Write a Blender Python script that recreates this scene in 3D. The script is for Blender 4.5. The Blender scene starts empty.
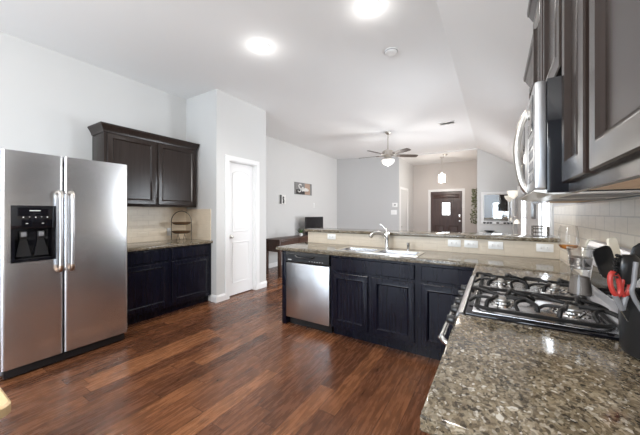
import bpy, bmesh, math, random
from mathutils import Vector, Matrix
random.seed(7)
PI = math.pi
S = bpy.context.scene
COL = S.collection

# ------------------------------------------------------------------ camera
TH, F, V0, H = 0.557, 281.087, 212.735, 1.328
cam_d = bpy.data.cameras.new('camera'); cam = bpy.data.objects.new('camera', cam_d); COL.objects.link(cam)
cam.location = (0, 0, H); cam.rotation_euler = (PI/2, 0, TH)
cam_d.sensor_width = 36.0; cam_d.lens = F/640*36.0
cam_d.shift_y = -(217.5-V0)/640; cam_d.clip_start = 0.02
S.camera = cam
# ------------------------------------------------------------------ world, exposure
w = bpy.data.worlds.new('world'); S.world = w; w.use_nodes = True
bg = w.node_tree.nodes['Background']; bg.inputs[0].default_value = (.80, .90, 1.0, 1); bg.inputs[1].default_value = 2.2
vs = S.view_settings
vs.view_transform = 'Standard'; vs.look = 'None'; vs.exposure = 0.37; vs.gamma = 1.0; vs.use_curve_mapping = False
S.cycles.max_bounces = 10; S.cycles.diffuse_bounces = 6; S.cycles.glossy_bounces = 5; S.cycles.transmission_bounces = 6
S.cycles.transparent_max_bounces = 10; S.cycles.sample_clamp_indirect = 6.0
S.cycles.caustics_reflective = False; S.cycles.caustics_refractive = False


def area(name, loc, rot, sx, sy, power, col=(1, 1, 1)):
    d = bpy.data.lights.new(name, 'AREA'); d.shape = 'RECTANGLE'; d.size = sx; d.size_y = sy; d.energy = power; d.color = col
    o = bpy.data.objects.new(name, d); COL.objects.link(o); o.location = loc; o.rotation_euler = rot
    return o


# daylight through the windows (each sits in its opening and shines into the room)
area('added_patio_daylight', (-2.25, -2.98, 1.25), (PI/2, 0, 0), 2.8, 2.2, 90, (.72, .86, 1.0))  # unseen patio opening, added to supply daylight
area('back_window_daylight', (.16, -2.98, 1.44), (PI/2, 0, 0), .5, 1.0, 12, (.80, .90, 1.0))
# fill light added behind the photographer to brighten ceiling and walls; no lamp modelled
d = bpy.data.lights.new('added_fill_light', 'POINT'); d.energy = 122; d.shadow_soft_size = .3; d.color = (1, .97, .93)
o = bpy.data.objects.new('added_fill_light', d); COL.objects.link(o); o.location = (-1.3, -1.0, 2.15)
area('living_window_daylight', (.60, 7.0, 1.2), (0, PI/2, 0), 1.6, .95, 100, (.95, .97, 1.0))
area('side_window_daylight', (.60, 4.2, 1.5), (0, PI/2, 0), 1.0, .8, 58, (.88, .94, 1.0))
CAN_POWER = 64
FAN_POWER = 26
FOYER_POWER = 18

# ------------------------------------------------------------------ helpers
def P(u, v, t):
    r = (u-320)/F*t; c, s = math.cos(TH), math.sin(TH)
    return Vector((r*c-t*s, r*s+t*c, H-(v-V0)*t/F))


def wloc(o):
    l = Vector((0, 0, 0))
    while o is not None:
        l += o.location; o = o.parent
    return l


class MB:
    def __init__(s): s.bm = bmesh.new()

    def box(s, x0, x1, y0, y1, z0, z1, bev=0, seg=2):
        x0, x1 = min(x0, x1), max(x0, x1); y0, y1 = min(y0, y1), max(y0, y1); z0, z1 = min(z0, z1), max(z0, z1)
        v = [s.bm.verts.new(p) for p in [(x0, y0, z0), (x1, y0, z0), (x1, y1, z0), (x0, y1, z0), (x0, y0, z1), (x1, y0, z1), (x1, y1, z1), (x0, y1, z1)]]
        fs = [s.bm.faces.new([v[i] for i in q]) for q in [(3, 2, 1, 0), (4, 5, 6, 7), (0, 1, 5, 4), (1, 2, 6, 5), (2, 3, 7, 6), (3, 0, 4, 7)]]
        if bev > 0:
            es = list({e for f in fs for e in f.edges})
            bmesh.ops.bevel(s.bm, geom=es, offset=bev, segments=seg, profile=.5, affect='EDGES')
        return s

    def poly(s, pts):
        return s.bm.faces.new([s.bm.verts.new(p) for p in pts])

    def prism(s, pts, d):
        """extrude closed polygon pts (3D) by vector d"""
        d = Vector(d); a = [s.bm.verts.new(p) for p in pts]; b = [s.bm.verts.new(Vector(p)+d) for p in pts]
        n = len(a)
        s.bm.faces.new(a[::-1]); s.bm.faces.new(b)
        for i in range(n): s.bm.faces.new([a[i], a[(i+1) % n], b[(i+1) % n], b[i]])
        return s

    def rings(s, loops, cap0=True, cap1=True, closed=True):
        L = [[s.bm.verts.new(p) for p in l] for l in loops]
        n = len(L[0])
        for a, b in zip(L, L[1:]):
            for i in range(n if closed else n-1):
                s.bm.faces.new([a[i], a[(i+1) % n], b[(i+1) % n], b[i]])
        if cap0: s.bm.faces.new(L[0][::-1])
        if cap1: s.bm.faces.new(L[-1])
        return s

    def lathe(s, c, prof, n=28, cap0=True, cap1=True):
        return s.rings([[(c[0]+r*math.cos(2*PI*i/n), c[1]+r*math.sin(2*PI*i/n), c[2]+z) for i in range(n)] for r, z in prof], cap0, cap1)

    def lathe_ax(s, p, ax, prof, n=20):
        """lathe about axis ax from point p; prof (r, distance)"""
        ax = Vector(ax).normalized(); u = ax.orthogonal().normalized(); v = ax.cross(u); p = Vector(p)
        return s.rings([[p+ax*d+(u*math.cos(2*PI*i/n)+v*math.sin(2*PI*i/n))*r for i in range(n)] for r, d in prof])

    def cyl(s, p0, p1, r0, r1=None, n=20):
        p0, p1 = Vector(p0), Vector(p1); d = (p1-p0).length
        return s.lathe_ax(p0, p1-p0, [(r0, 0), (r1 if r1 is not None else r0, d)], n)

    def tube(s, pts, r, n=10, closed=False, flat=1.0, up=None):
        pts = [Vector(p) for p in pts]; m = len(pts); L = []; prev = None
        for i, p in enumerate(pts):
            if closed: t = pts[(i+1) % m]-pts[i-1]
            else: t = pts[min(i+1, m-1)]-pts[max(i-1, 0)]
            t.normalize()
            if up is not None: u = Vector(up)-t*Vector(up).dot(t)
            elif prev is None: u = t.orthogonal()
            else: u = prev-t*prev.dot(t)
            u.normalize(); prev = u; v = t.cross(u)
            rr = r[i] if isinstance(r, (list, tuple)) else r
            L.append([p+u*math.cos(2*PI*k/n)*rr*flat+v*math.sin(2*PI*k/n)*rr for k in range(n)])
        if closed: return s.rings(L+[L[0]], False, False)
        return s.rings(L)

    def disc(s, c, ax, r, n=20):
        ax = Vector(ax).normalized(); u = ax.orthogonal().normalized(); v = ax.cross(u); c = Vector(c)
        s.poly([c+(u*math.cos(2*PI*i/n)+v*math.sin(2*PI*i/n))*r for i in range(n)]); return s

    def cells(s, xs, ys, fill, z0, z1, bev=0):
        """slab made of the filled cells of a grid, one closed surface"""
        vt, vb = {}, {}
        def gv(d, i, j, z):
            if (i, j) not in d: d[(i, j)] = s.bm.verts.new((xs[i], ys[j], z))
            return d[(i, j)]
        F_ = set(fill); edges = []
        for (i, j) in F_:
            s.bm.faces.new([gv(vt, a, b, z1) for a, b in ((i, j), (i+1, j), (i+1, j+1), (i, j+1))])
            s.bm.faces.new([gv(vb, a, b, z0) for a, b in ((i, j+1), (i+1, j+1), (i+1, j), (i, j))])
        for (i, j) in F_:
            for (di, dj, a, b) in ((0, -1, (i, j), (i+1, j)), (1, 0, (i+1, j), (i+1, j+1)), (0, 1, (i+1, j+1), (i, j+1)), (-1, 0, (i, j+1), (i, j))):
                if (i+di, j+dj) not in F_:
                    f = s.bm.faces.new([vb[a], vb[b], vt[b], vt[a]]); edges += [s.bm.edges.get((vt[a], vt[b])), s.bm.edges.get((vb[a], vb[b]))]
        if bev > 0: bmesh.ops.bevel(s.bm, geom=list(set(edges)), offset=bev, segments=3, profile=.5, affect='EDGES')
        return s

    def build(s, name, mat, parent=None, label=None, smooth=True, angle=35):
        bmesh.ops.recalc_face_normals(s.bm, faces=s.bm.faces)
        if parent is not None:
            off = wloc(parent); bmesh.ops.translate(s.bm, verts=s.bm.verts, vec=-off)
        me = bpy.data.meshes.new(name); s.bm.to_mesh(me); s.bm.free()
        me.materials.append(mat)
        if smooth:
            me.shade_smooth(); me.set_sharp_from_angle(angle=math.radians(angle))
        o = bpy.data.objects.new(name, me); COL.objects.link(o)
        if parent is not None: o.parent = parent
        if label: o['label'] = label
        return o


def tag(o, label, cat, group=None):
    o['label'] = label; o['category'] = cat
    if group: o['group'] = group
    return o


def thing(name, label, cat, loc=(0, 0, 0), group=None):
    o = bpy.data.objects.new(name, None); COL.objects.link(o); o.location = loc; o.empty_display_size = .05
    return tag(o, label, cat, group)


def struct(o):
    o['kind'] = 'structure'; return o


def dup(root, delta, label=None):
    r = root.copy(); COL.objects.link(r); r.location = Vector(root.location)+Vector(delta)
    if label: r['label'] = label
    for ch in list(root.children):
        c = ch.copy(); COL.objects.link(c); c.parent = r
        for g in list(ch.children):
            d = g.copy(); COL.objects.link(d); d.parent = c
    return r


def smoothpath(pts, k=6, closed=False):
    pts = [Vector(p) for p in pts]; out = []; n = len(pts)
    rng = range(n) if closed else range(n-1)
    for i in rng:
        if closed: p0, p1, p2, p3 = pts[i-1], pts[i], pts[(i+1) % n], pts[(i+2) % n]
        else: p0, p1, p2, p3 = pts[max(i-1, 0)], pts[i], pts[i+1], pts[min(i+2, n-1)]
        for j in range(k):
            t = j/k
            out.append(.5*((2*p1)+(p2-p0)*t+(2*p0-5*p1+4*p2-p3)*t*t+(3*p1-p0-3*p2+p3)*t**3))
    if not closed: out.append(pts[-1])
    return out


# ------------------------------------------------------------------ materials
def mat(name, col=(.5, .5, .5), rough=.5, metal=0., emit=None, es=0., trans=0., ior=1.45, spec=.5, coat=0., coat_r=.1):
    m = bpy.data.materials.new(name); m.use_nodes = True
    b = m.node_tree.nodes['Principled BSDF']
    b.inputs['Base Color'].default_value = (*col, 1); b.inputs['Roughness'].default_value = rough; b.inputs['Metallic'].default_value = metal
    b.inputs['Specular IOR Level'].default_value = spec; b.inputs['IOR'].default_value = ior
    b.inputs['Transmission Weight'].default_value = trans
    b.inputs['Coat Weight'].default_value = coat; b.inputs['Coat Roughness'].default_value = coat_r
    if emit: b.inputs['Emission Color'].default_value = (*emit, 1); b.inputs['Emission Strength'].default_value = es
    return m


class NT:
    def __init__(s, m): s.m = m; s.t = m.node_tree; s.b = s.t.nodes['Principled BSDF']
    def n(s, typ, **kw):
        x = s.t.nodes.new(typ)
        for k, v in kw.items(): setattr(x, k, v)
        return x
    def l(s, a, b): s.t.links.new(a, b)
    def obj(s): return s.n('ShaderNodeTexCoord').outputs['Object']
    def mapping(s, src, scale=(1, 1, 1), loc=(0, 0, 0), rot=(0, 0, 0)):
        x = s.n('ShaderNodeMapping'); s.l(src, x.inputs[0]); x.inputs[1].default_value = loc; x.inputs[2].default_value = rot; x.inputs[3].default_value = scale
        return x.outputs[0]
    def noise(s, src, scale, detail=3, rough=.5, out='Fac'):
        x = s.n('ShaderNodeTexNoise'); s.l(src, x.inputs['Vector']); x.inputs['Scale'].default_value = scale; x.inputs['Detail'].default_value = detail; x.inputs['Roughness'].default_value = rough
        return x.outputs[out]
    def math(s, op, a, b=None, c=None):
        x = s.n('ShaderNodeMath', operation=op)
        for i, q in enumerate((a, b, c)):
            if q is None: continue
            if isinstance(q, (int, float)): x.inputs[i].default_value = q
            else: s.l(q, x.inputs[i])
        return x.outputs[0]
    def ramp(s, src, stops, interp='LINEAR'):
        x = s.n('ShaderNodeValToRGB'); x.color_ramp.interpolation = interp; e = x.color_ramp.elements
        while len(e) < len(stops): e.new(.5)
        for i, (p, c) in enumerate(stops): e[i].position = p; e[i].color = (*c, 1)
        s.l(src, x.inputs[0]); return x.outputs[0]
    def mix(s, fac, a, b, mode='MIX'):
        x = s.n('ShaderNodeMix', data_type='RGBA', blend_type=mode)
        if isinstance(fac, (int, float)): x.inputs[0].default_value = fac
        else: s.l(fac, x.inputs[0])
        for i, q in ((6, a), (7, b)):
            if isinstance(q, tuple): x.inputs[i].default_value = (*q, 1)
            else: s.l(q, x.inputs[i])
        return x.outputs[2]
    def bump(s, h, strength=.1, dist=.01):
        x = s.n('ShaderNodeBump'); x.inputs['Strength'].default_value = strength; x.inputs['Distance'].default_value = dist
        s.l(h, x.inputs['Height']); s.l(x.outputs[0], s.b.inputs['Normal'])
    def col(s, c): s.l(c, s.b.inputs['Base Color'])
    def rgh(s, c): s.l(c, s.b.inputs['Roughness'])


def paint(name, col, rough=.75, bs=.06):
    m = mat(name, col, rough, spec=.3); t = NT(m); o = t.obj()
    t.bump(t.noise(o, 90, 3), bs, .004)
    t.col(t.mix(t.noise(o, 1.3, 2), tuple(c*.985 for c in col), tuple(min(1, c*1.015) for c in col)))
    return m


M_wall = paint('wall_paint', (.64, .64, .632))
M_foyer = paint('foyer_paint', (.60, .565, .54))
M_accent = paint('grey_accent_paint', (.50, .50, .50))
M_back = paint('blue_grey_paint', (.27, .30, .335))
M_ceil = paint('ceiling_paint', (.84, .842, .84), .85, .12)
M_white = paint('white_trim_paint', (.82, .82, .82), .38, .01)


def floor_mat():
    m = mat('wood_planks', rough=.3, spec=.5); t = NT(m); o = t.obj()
    sp = t.n('ShaderNodeSeparateXYZ'); t.l(o, sp.inputs[0]); x, y = sp.outputs[0], sp.outputs[1]
    xr = t.math('DIVIDE', x, .127); row = t.math('FLOOR', xr)
    wn = t.n('ShaderNodeTexWhiteNoise', noise_dimensions='1D'); t.l(row, wn.inputs['W'])
    yy = t.math('ADD', t.math('DIVIDE', y, 1.15), t.math('MULTIPLY', wn.outputs['Value'], 7.3)); colid = t.math('FLOOR', yy)
    cb = t.n('ShaderNodeCombineXYZ'); t.l(row, cb.inputs[0]); t.l(colid, cb.inputs[1])
    w2 = t.n('ShaderNodeTexWhiteNoise', noise_dimensions='3D'); t.l(cb.outputs[0], w2.inputs['Vector']); pid = w2.outputs['Value']
    # grain, shifted per plank
    cg = t.n('ShaderNodeCombineXYZ')
    t.l(t.math('ADD', t.math('MULTIPLY', x, 38.), t.math('MULTIPLY', pid, 37.)), cg.inputs[0])
    t.l(t.math('ADD', t.math('MULTIPLY', y, 4.5), t.math('MULTIPLY', pid, 91.)), cg.inputs[1])
    g1 = t.noise(cg.outputs[0], 1.0, 6, .65)
    cg2 = t.n('ShaderNodeCombineXYZ')
    t.l(t.math('ADD', t.math('MULTIPLY', x, 14.), t.math('MULTIPLY', pid, 17.)), cg2.inputs[0])
    t.l(t.math('ADD', t.math('MULTIPLY', y, 5.), t.math('MULTIPLY', pid, 51.)), cg2.inputs[1])
    g2 = t.noise(cg2.outputs[0], 1.0, 4, .6)
    base = t.ramp(pid, [(0, (.095, .037, .018)), (.35, (.14, .054, .025)), (.7, (.178, .070, .031)), (1, (.255, .105, .046))])
    dark = t.ramp(g1, [(.28, (.32, .29, .28)), (.5, (.92, .92, .92)), (.75, (1.45, 1.4, 1.36))])
    c = t.mix(1.0, base, dark, 'MULTIPLY')
    c = t.mix(t.ramp(g2, [(.24, (1, 1, 1)), (.42, (0, 0, 0))]), c, (.035, .012, .006))
    fx = t.math('FRACT', xr); fy = t.math('FRACT', yy)
    gap = t.math('MAXIMUM', t.math('LESS_THAN', fx, .018), t.math('LESS_THAN', fy, .0025))
    c = t.mix(gap, c, (.02, .008, .005))
    t.col(c)
    t.rgh(t.math('ADD', t.math('MULTIPLY', g1, .16), .19))
    t.bump(t.math('SUBTRACT', t.math('MULTIPLY', g1, .5), gap), .12, .002)
    return m


def granite():
    m = mat('brown_granite', rough=.09, spec=.5); t = NT(m); o = t.obj()
    d = t.n('ShaderNodeVectorMath', operation='ADD'); t.l(o, d.inputs[0])
    sc = t.n('ShaderNodeVectorMath', operation='SCALE'); t.l(t.noise(o, 35, 2, .5, 'Color'), sc.inputs[0]); sc.inputs['Scale'].default_value = .02
    t.l(sc.outputs[0], d.inputs[1])
    def vor(scale, mp):
        x = t.n('ShaderNodeTexVoronoi'); t.l(t.mapping(d.outputs[0], mp, rot=(0, 0, .6)), x.inputs['Vector']); x.inputs['Scale'].default_value = scale
        sp = t.n('ShaderNodeSeparateColor'); t.l(x.outputs['Color'], sp.inputs[0]); return sp.outputs
    a = vor(120, (.8, .55, 1)); b = vor(230, (.8, .6, 1))
    c1 = t.ramp(a[0], [(0, (.045, .037, .027)), (.20, (.105, .083, .056)), (.42, (.175, .143, .098)), (.66, (.235, .20, .148)), (.88, (.32, .29, .24)), (.97, (.52, .50, .46))], 'CONSTANT')
    c2 = t.ramp(b[0], [(0, (.035, .03, .022)), (.22, (.105, .083, .056)), (.5, (.19, .155, .107)), (.8, (.28, .245, .19)), (.95, (.48, .46, .42))], 'CONSTANT')
    c = t.mix(t.math('ADD', t.math('MULTIPLY', t.math('GREATER_THAN', t.noise(o, 60, 2), .5), .45), .25), c1, c2)
    cloud = t.ramp(t.noise(t.mapping(o, (1, .6, 1)), 14, 3), [(.3, (.72, .70, .66)), (.7, (1.2, 1.18, 1.14))])
    c = t.mix(1.0, c, cloud, 'MULTIPLY')
    t.col(c); t.rgh(t.math('ADD', t.math('MULTIPLY', b[1], .05), .06))
    return m


def wood(name, c0, c1, rough=.35, axis='z', coat=0., bs=.02):
    m = mat(name, rough=rough, coat=coat, coat_r=.2); t = NT(m)
    sc = {'z': (30, 30, 1.6), 'x': (1.6, 30, 30), 'y': (30, 1.6, 30)}[axis]
    g = t.noise(t.mapping(t.obj(), sc), 1.5, 5, .6)
    t.col(t.ramp(g, [(.3, c0), (.7, c1)])); t.bump(g, bs, .002)
    return m


def steel(name, sc, base=.74, r0=.25, r1=.28):
    m = mat(name, (base, base, base*1.02), .28, 1.0); t = NT(m)
    g = t.noise(t.mapping(t.obj(), sc), 1.0, 3, .6)
    t.rgh(t.math('ADD', t.math('MULTIPLY', g, r1-r0), r0))
    c = t.noise(t.obj(), 2.5, 2)
    t.col(t.mix(c, (base*.93,)*3, (base*1.05, base*1.05, base*1.08)))
    return m


def tile(name, axes, c0, c1, grout, tw=.152, th=.076, off=(0, 0), gw=.003):
    m = mat(name, rough=.32); t = NT(m); sp = t.n('ShaderNodeSeparateXYZ'); t.l(t.obj(), sp.inputs[0])
    cb = t.n('ShaderNodeCombineXYZ'); t.l(t.math('ADD', sp.outputs[axes[0]], off[0]), cb.inputs[0]); t.l(t.math('ADD', sp.outputs[axes[1]], off[1]), cb.inputs[1])
    br = t.n('ShaderNodeTexBrick'); t.l(cb.outputs[0], br.inputs['Vector']); br.inputs['Scale'].default_value = 1
    br.inputs['Brick Width'].default_value = tw; br.inputs['Row Height'].default_value = th; br.inputs['Mortar Size'].default_value = gw; br.inputs['Mortar Smooth'].default_value = .1
    br.inputs['Color1'].default_value = (*c0, 1); br.inputs['Color2'].default_value = (*c1, 1); br.inputs['Mortar'].default_value = (*grout, 1)
    n = t.noise(t.mapping(cb.outputs[0], (3, 14, 1)), 4, 4)
    t.col(t.mix(.5, br.outputs['Color'], t.mix(n, tuple(c*.82 for c in c0), tuple(min(1, c*1.1) for c in c1))))
    t.bump(t.math('SUBTRACT', 1.0, br.outputs['Fac']), .25, .002)
    return m


M_floor = floor_mat()
M_gran = granite()
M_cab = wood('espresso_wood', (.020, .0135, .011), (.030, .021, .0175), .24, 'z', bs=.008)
M_cab_blue = wood('espresso_wood_blue_cast', (.0045, .0048, .0105), (.0065, .0068, .0145), .2, 'z', bs=.006)  # espresso with the blue cast of daylight mixed into the colour
M_cab_blue.node_tree.nodes['Principled BSDF'].inputs['Specular IOR Level'].default_value = .32
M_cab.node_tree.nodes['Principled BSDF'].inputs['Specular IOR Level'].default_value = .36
M_cabin = wood('raw_plywood', (.70, .50, .33), (.82, .62, .43), .5, 'y')
M_steel = steel('brushed_steel', (3, 3, 220))
M_steelm = steel('microwave_steel', (220, 3, 3), .50, .34, .38)
M_steelv = steel('brushed_steel_upright', (220, 220, 2), .58, .3, .36)
M_chrome = mat('polished_nickel', (.72, .71, .69), .14, 1.)
M_nickel = mat('satin_nickel', (.55, .52, .48), .3, 1.)
M_black = mat('black_plastic', (.012, .012, .013), .28)
M_gloss = mat('black_glass', (.006, .006, .008), .06)
M_iron = mat('cast_iron', (.009, .0085, .0085), .45, spec=.3); _t = NT(M_iron); _t.bump(_t.noise(_t.obj(), 300, 2), .15, .001)
M_plate = mat('white_plastic', (.80, .80, .79), .3)
M_tile_l = tile('beige_tile_left', (1, 2), (.86, .735, .57), (.90, .79, .63), (.68, .57, .44), off=(0, -.914))  # tile colour lightened to make up for shade under the wall cabinet
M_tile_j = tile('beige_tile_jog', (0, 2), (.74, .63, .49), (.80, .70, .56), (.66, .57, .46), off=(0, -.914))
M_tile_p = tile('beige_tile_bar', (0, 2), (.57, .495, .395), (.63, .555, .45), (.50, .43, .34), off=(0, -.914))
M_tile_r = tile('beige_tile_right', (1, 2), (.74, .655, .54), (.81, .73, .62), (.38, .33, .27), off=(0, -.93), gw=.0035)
M_glow = mat('lamp_glass', (.9, .88, .84), .4, emit=(1, .94, .84), es=6)
M_can = mat('downlight_lens', (.9, .9, .88), .4, emit=(1, .96, .9), es=14)
M_fanglass = mat('frosted_bowl', (.92, .90, .86), .35, emit=(1, .95, .87), es=.35)
M_shade = mat('torchiere_glass', (.92, .88, .8), .4, emit=(1, .93, .8), es=.35)
M_doorwood = wood('front_door_wood', (.045, .022, .017), (.085, .043, .033), .35)
M_desk = wood('desk_wood', (.035, .016, .010), (.075, .034, .021), .4, 'y')
M_pale = wood('pale_wood', (.50, .36, .19), (.60, .45, .26), .4, 'x')
M_day = mat('daylit_glass', (.9, .95, 1), .1, emit=(.93, .97, 1), es=4.5)
M_rubber = mat('dark_rubber', (.02, .02, .02), .6)
M_mirror = mat('mirror_glass', (.86, .88, .89), .02, 1.)
M_tv = mat('screen_black', (.008, .008, .010), .2)
M_leaf = mat('leaf_green', (.07, .17, .035), .5)
M_vine = mat('dry_leaf', (.13, .15, .07), .6)
M_fanblade = wood('fan_blade_wood', (.045, .035, .03), (.075, .058, .048), .4, 'x')
M_red = mat('red_plastic', (.40, .035, .028), .4)
M_grey = mat('grey_plastic', (.18, .18, .19), .4)
M_cream = mat('cream_silicone', (.78, .72, .60), .45)
M_wicker = wood('brown_basket', (.06, .03, .012), (.16, .09, .04), .6, 'x')
M_pepper = mat('peppercorns', (.20, .17, .145), .6)
M_silver = mat('satin_silver', (.66, .66, .69), .3, .45)
M_cup = mat('grinder_collar', (.42, .39, .36), .25, .9)
M_wire = mat('dark_wire', (.10, .085, .07), .4, .7)
M_photo_d = mat('print_dark', (.03, .028, .028), .5)
M_photo_w = mat('print_white', (.78, .77, .75), .5)
M_photo_t = mat('print_tan', (.42, .30, .23), .5)
M_photo_g = mat('print_grey', (.22, .22, .22), .5)
M_bronze = mat('bronze_cap', (.42, .30, .22), .3, 1.)


def glass(name, col=(1, 1, 1), tint=.85):
    m = bpy.data.materials.new(name); m.use_nodes = True; nt = m.node_tree; nt.nodes.clear()
    out = nt.nodes.new('ShaderNodeOutputMaterial'); mx = nt.nodes.new('ShaderNodeMixShader'); tr = nt.nodes.new('ShaderNodeBsdfTransparent'); gl = nt.nodes.new('ShaderNodeBsdfGlossy')
    fr = nt.nodes.new('ShaderNodeLayerWeight'); fr.inputs[0].default_value = .25
    mm = nt.nodes.new('ShaderNodeMath'); mm.operation = 'MULTIPLY_ADD'; mm.inputs[1].default_value = .45; mm.inputs[2].default_value = .03
    nt.links.new(fr.outputs['Fresnel'], mm.inputs[0]); nt.links.new(mm.outputs[0], mx.inputs[0])
    tr.inputs[0].default_value = (col[0]*tint, col[1]*tint, col[2]*tint, 1); gl.inputs['Roughness'].default_value = .04
    nt.links.new(tr.outputs[0], mx.inputs[1]); nt.links.new(gl.outputs[0], mx.inputs[2]); nt.links.new(mx.outputs[0], out.inputs[0])
    return m


M_glass = glass('clear_glass', tint=.93); M_pane = glass('window_glass', tint=.97); M_amber = glass('amber_liquid', (.95, .62, .28), .9)

# ------------------------------------------------------------------ room shell
ZC = 3.16
XL, XP, XV, XR = -4.24, -3.494, -4.61, .50     # fridge wall, pantry face, living wall, right wall
YB = -3.0                                      # wall behind the photographer
YJ, YP = 2.717, 3.776                          # pantry block
struct(MB().box(-5.0, 1.0, -3.3, 11.6, -.1, 0).build('floor', M_floor))

cl = MB()
cl.box(-4.9, -.43, YB-.15, 9.16, ZC, ZC+.1)
cl.prism([(-.43, YB-.15, ZC), (XR+.1, YB-.15, 2.503), (XR+.1, YB-.15, 2.60), (-.43, YB-.15, ZC+.1)], (0, 12.3, 0))
cl.box(-2.95, -.3, 9.16, 11.35, ZC, ZC+.1)
struct(cl.build('ceiling', M_ceil))
struct(MB().box(-2.68, -.41, 9.10, 9.17, ZC-.035, ZC).build('trim_1', M_ceil))     # header at the foyer mouth

struct(MB().box(XL-.12, XL, YB, YJ, 0, ZC).build('wall_left', M_wall))
# pantry block with its door opening
DY0, DY1, DZ = 2.945, 3.52, 2.14
wp = MB()
wp.box(XL-.12, XP, YJ, YJ+.10, 0, ZC)
wp.box(XP-.11, XP, YJ+.10, DY0, 0, ZC); wp.box(XP-.11, XP, DY1, YP, 0, ZC); wp.box(XP-.11, XP, DY0, DY1, DZ, ZC)
wp.box(XV-.12, XP-.11, YP-.10, YP, 0, ZC)
wp.box(XV-.12, XV-.02, YJ+.1, YP-.1, 0, ZC)
struct(wp.build('wall_pantry', M_wall, smooth=False))
struct(MB().box(XV-.12, XV, YP, 8.62, 0, ZC).build('wall_living', M_wall))
GA, GB = Vector((XV-.05, 8.482, 0)), Vector((-2.68, 9.2, 0))
gd = (GB-GA).normalized(); gn = Vector((-gd.y, gd.x, 0))
struct(MB().prism([GA, GB, GB+gn*.12, GA+gn*.12], (0, 0, ZC)).build('wall_far', M_accent))
wf = MB(); wf.prism([(-2.68, 9.2, 0), (-2.79, 9.26, 0), (-2.79, 11.3, 0), (-2.70, 11.3, 0)], (0, 0, ZC))
struct(wf.build('wall_foyer_left', M_wall))
# foyer back wall around the front door
FX0, FX1, FZ = -2.06, -.995, 2.11
wb = MB(); wb.box(-2.8, FX0, 11.2, 11.32, 0, ZC); wb.box(FX1, -.3, 11.2, 11.32, 0, ZC); wb.box(FX0, FX1, 11.2, 11.32, FZ, ZC)
struct(wb.build('wall_foyer_back', M_foyer, smooth=False))
struct(MB().prism([(-.43, 9.1, 0), (XR, 9.1, 0), (XR, 9.1, 2.568), (-.43, 9.1, ZC)], (0, .1, 0)).build('wall_mirror', M_wall))
struct(MB().box(-.43, -.33, 9.2, 11.2, 0, ZC).build('wall_foyer_right', M_foyer))
# right wall with two window openings
W1 = (6.5, 7.5, .35, 2.1); W2 = (3.78, 4.64, .98, 2.05)
wr = MB(); ys = [YB, W2[0], W2[1], W1[0], W1[1], 9.2]; RT = 2.60
wr.box(XR, XR+.12, ys[0], ys[1], 0, RT); wr.box(XR, XR+.12, ys[2], ys[3], 0, RT); wr.box(XR, XR+.12, ys[4], ys[5], 0, RT)
for W in (W1, W2): wr.box(XR, XR+.12, W[0], W[1], 0, W[2]); wr.box(XR, XR+.12, W[0], W[1], W[3], RT)
struct(wr.build('wall_right', M_wall, smooth=False))
# wall behind the photographer, with a patio opening added for daylight and a window
BX = [(-3.70, -.78, .0, 2.4), (-.10, .42, .92, 1.96)]
wk = MB(); wk.box(-4.36, BX[0][0], YB-.12, YB, 0, ZC); wk.box(BX[0][1], BX[1][0], YB-.12, YB, 0, ZC); wk.box(BX[1][1], XR+.12, YB-.12, YB, 0, ZC)
wk.box(BX[0][0], BX[0][1], YB-.12, YB, BX[0][3], ZC)
wk.box(BX[1][0], BX[1][1], YB-.12, YB, 0, BX[1][2]); wk.box(BX[1][0], BX[1][1], YB-.12, YB, BX[1][3], ZC)
struct(wk.build('wall_back', M_back, smooth=False))


def window_x(name, x, W, muntins):
    y0, y1, z0, z1 = W
    m = MB(); f = .05
    m.box(x+.02, x+.10, y0, y0+f, z0, z1); m.box(x+.02, x+.10, y1-f, y1, z0, z1); m.box(x+.02, x+.10, y0+f, y1-f, z0, z0+f); m.box(x+.02, x+.10, y0+f, y1-f, z1-f, z1)
    m.box(x+.03, x+.09, y0+f, y1-f, (z0+z1)/2-.02, (z0+z1)/2+.02)
    # casing and sill
    c = .07
    m.box(x-.015, x, y0-c, y0, z0-c, z1+c); m.box(x-.015, x, y1, y1+c, z0-c, z1+c); m.box(x-.015, x, y0, y1, z1, z1+c); m.box(x-.04, x+.02, y0-c, y1+c, z0-.03, z0)
    o = struct(m.build(name, M_white, smooth=False))
    g = MB(); g.box(x+.055, x+.06, y0+f, y1-f, z0+f, z1-f); g.build('pane', M_pane, o)
    return o


window_x('window_1', XR, W1, 0); window_x('window_2', XR, W2, 0)
# frames in the back wall
m = MB(); b = BX[0]
for x in (b[0], (b[0]+b[1])/2-.03, b[1]-.06): m.box(x, x+.06, YB-.10, YB-.04, 0, b[3])
m.box(b[0], b[1], YB-.10, YB-.04, b[3]-.06, b[3]); m.box(b[0], b[1], YB-.10, YB-.04, 0, .06)
o = struct(m.build('added_patio_window', M_white, smooth=False)); MB().box(b[0], b[1], YB-.075, YB-.07, .06, b[3]-.06).build('pane', M_pane, o)
m = MB(); b = BX[1]
for x in (b[0], b[1]-.04): m.box(x, x+.04, YB-.10, YB-.04, b[2], b[3])
m.box(b[0], b[1], YB-.10, YB-.04, b[3]-.04, b[3]); m.box(b[0], b[1], YB-.10, YB-.04, b[2], b[2]+.04)
o = struct(m.build('window_4', M_white, smooth=False)); MB().box(b[0], b[1], YB-.075, YB-.07, b[2], b[3]).build('pane', M_pane, o)


# baseboards: profile run along straight segments
def baseboard(name, segs):
    m = MB()
    for (x0, y0, x1, y1, nx, ny) in segs:
        n = Vector((nx, ny, 0)); a, b = Vector((x0, y0, 0)), Vector((x1, y1, 0)); up = Vector((0, 0, 1))
        prof = [(0, 0), (.016, 0), (.016, .075), (.011, .088), (.006, .10), (0, .105)]
        m.prism([a+n*p+up*z for p, z in prof], b-a)
    return struct(m.build(name, M_white, smooth=False))


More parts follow.
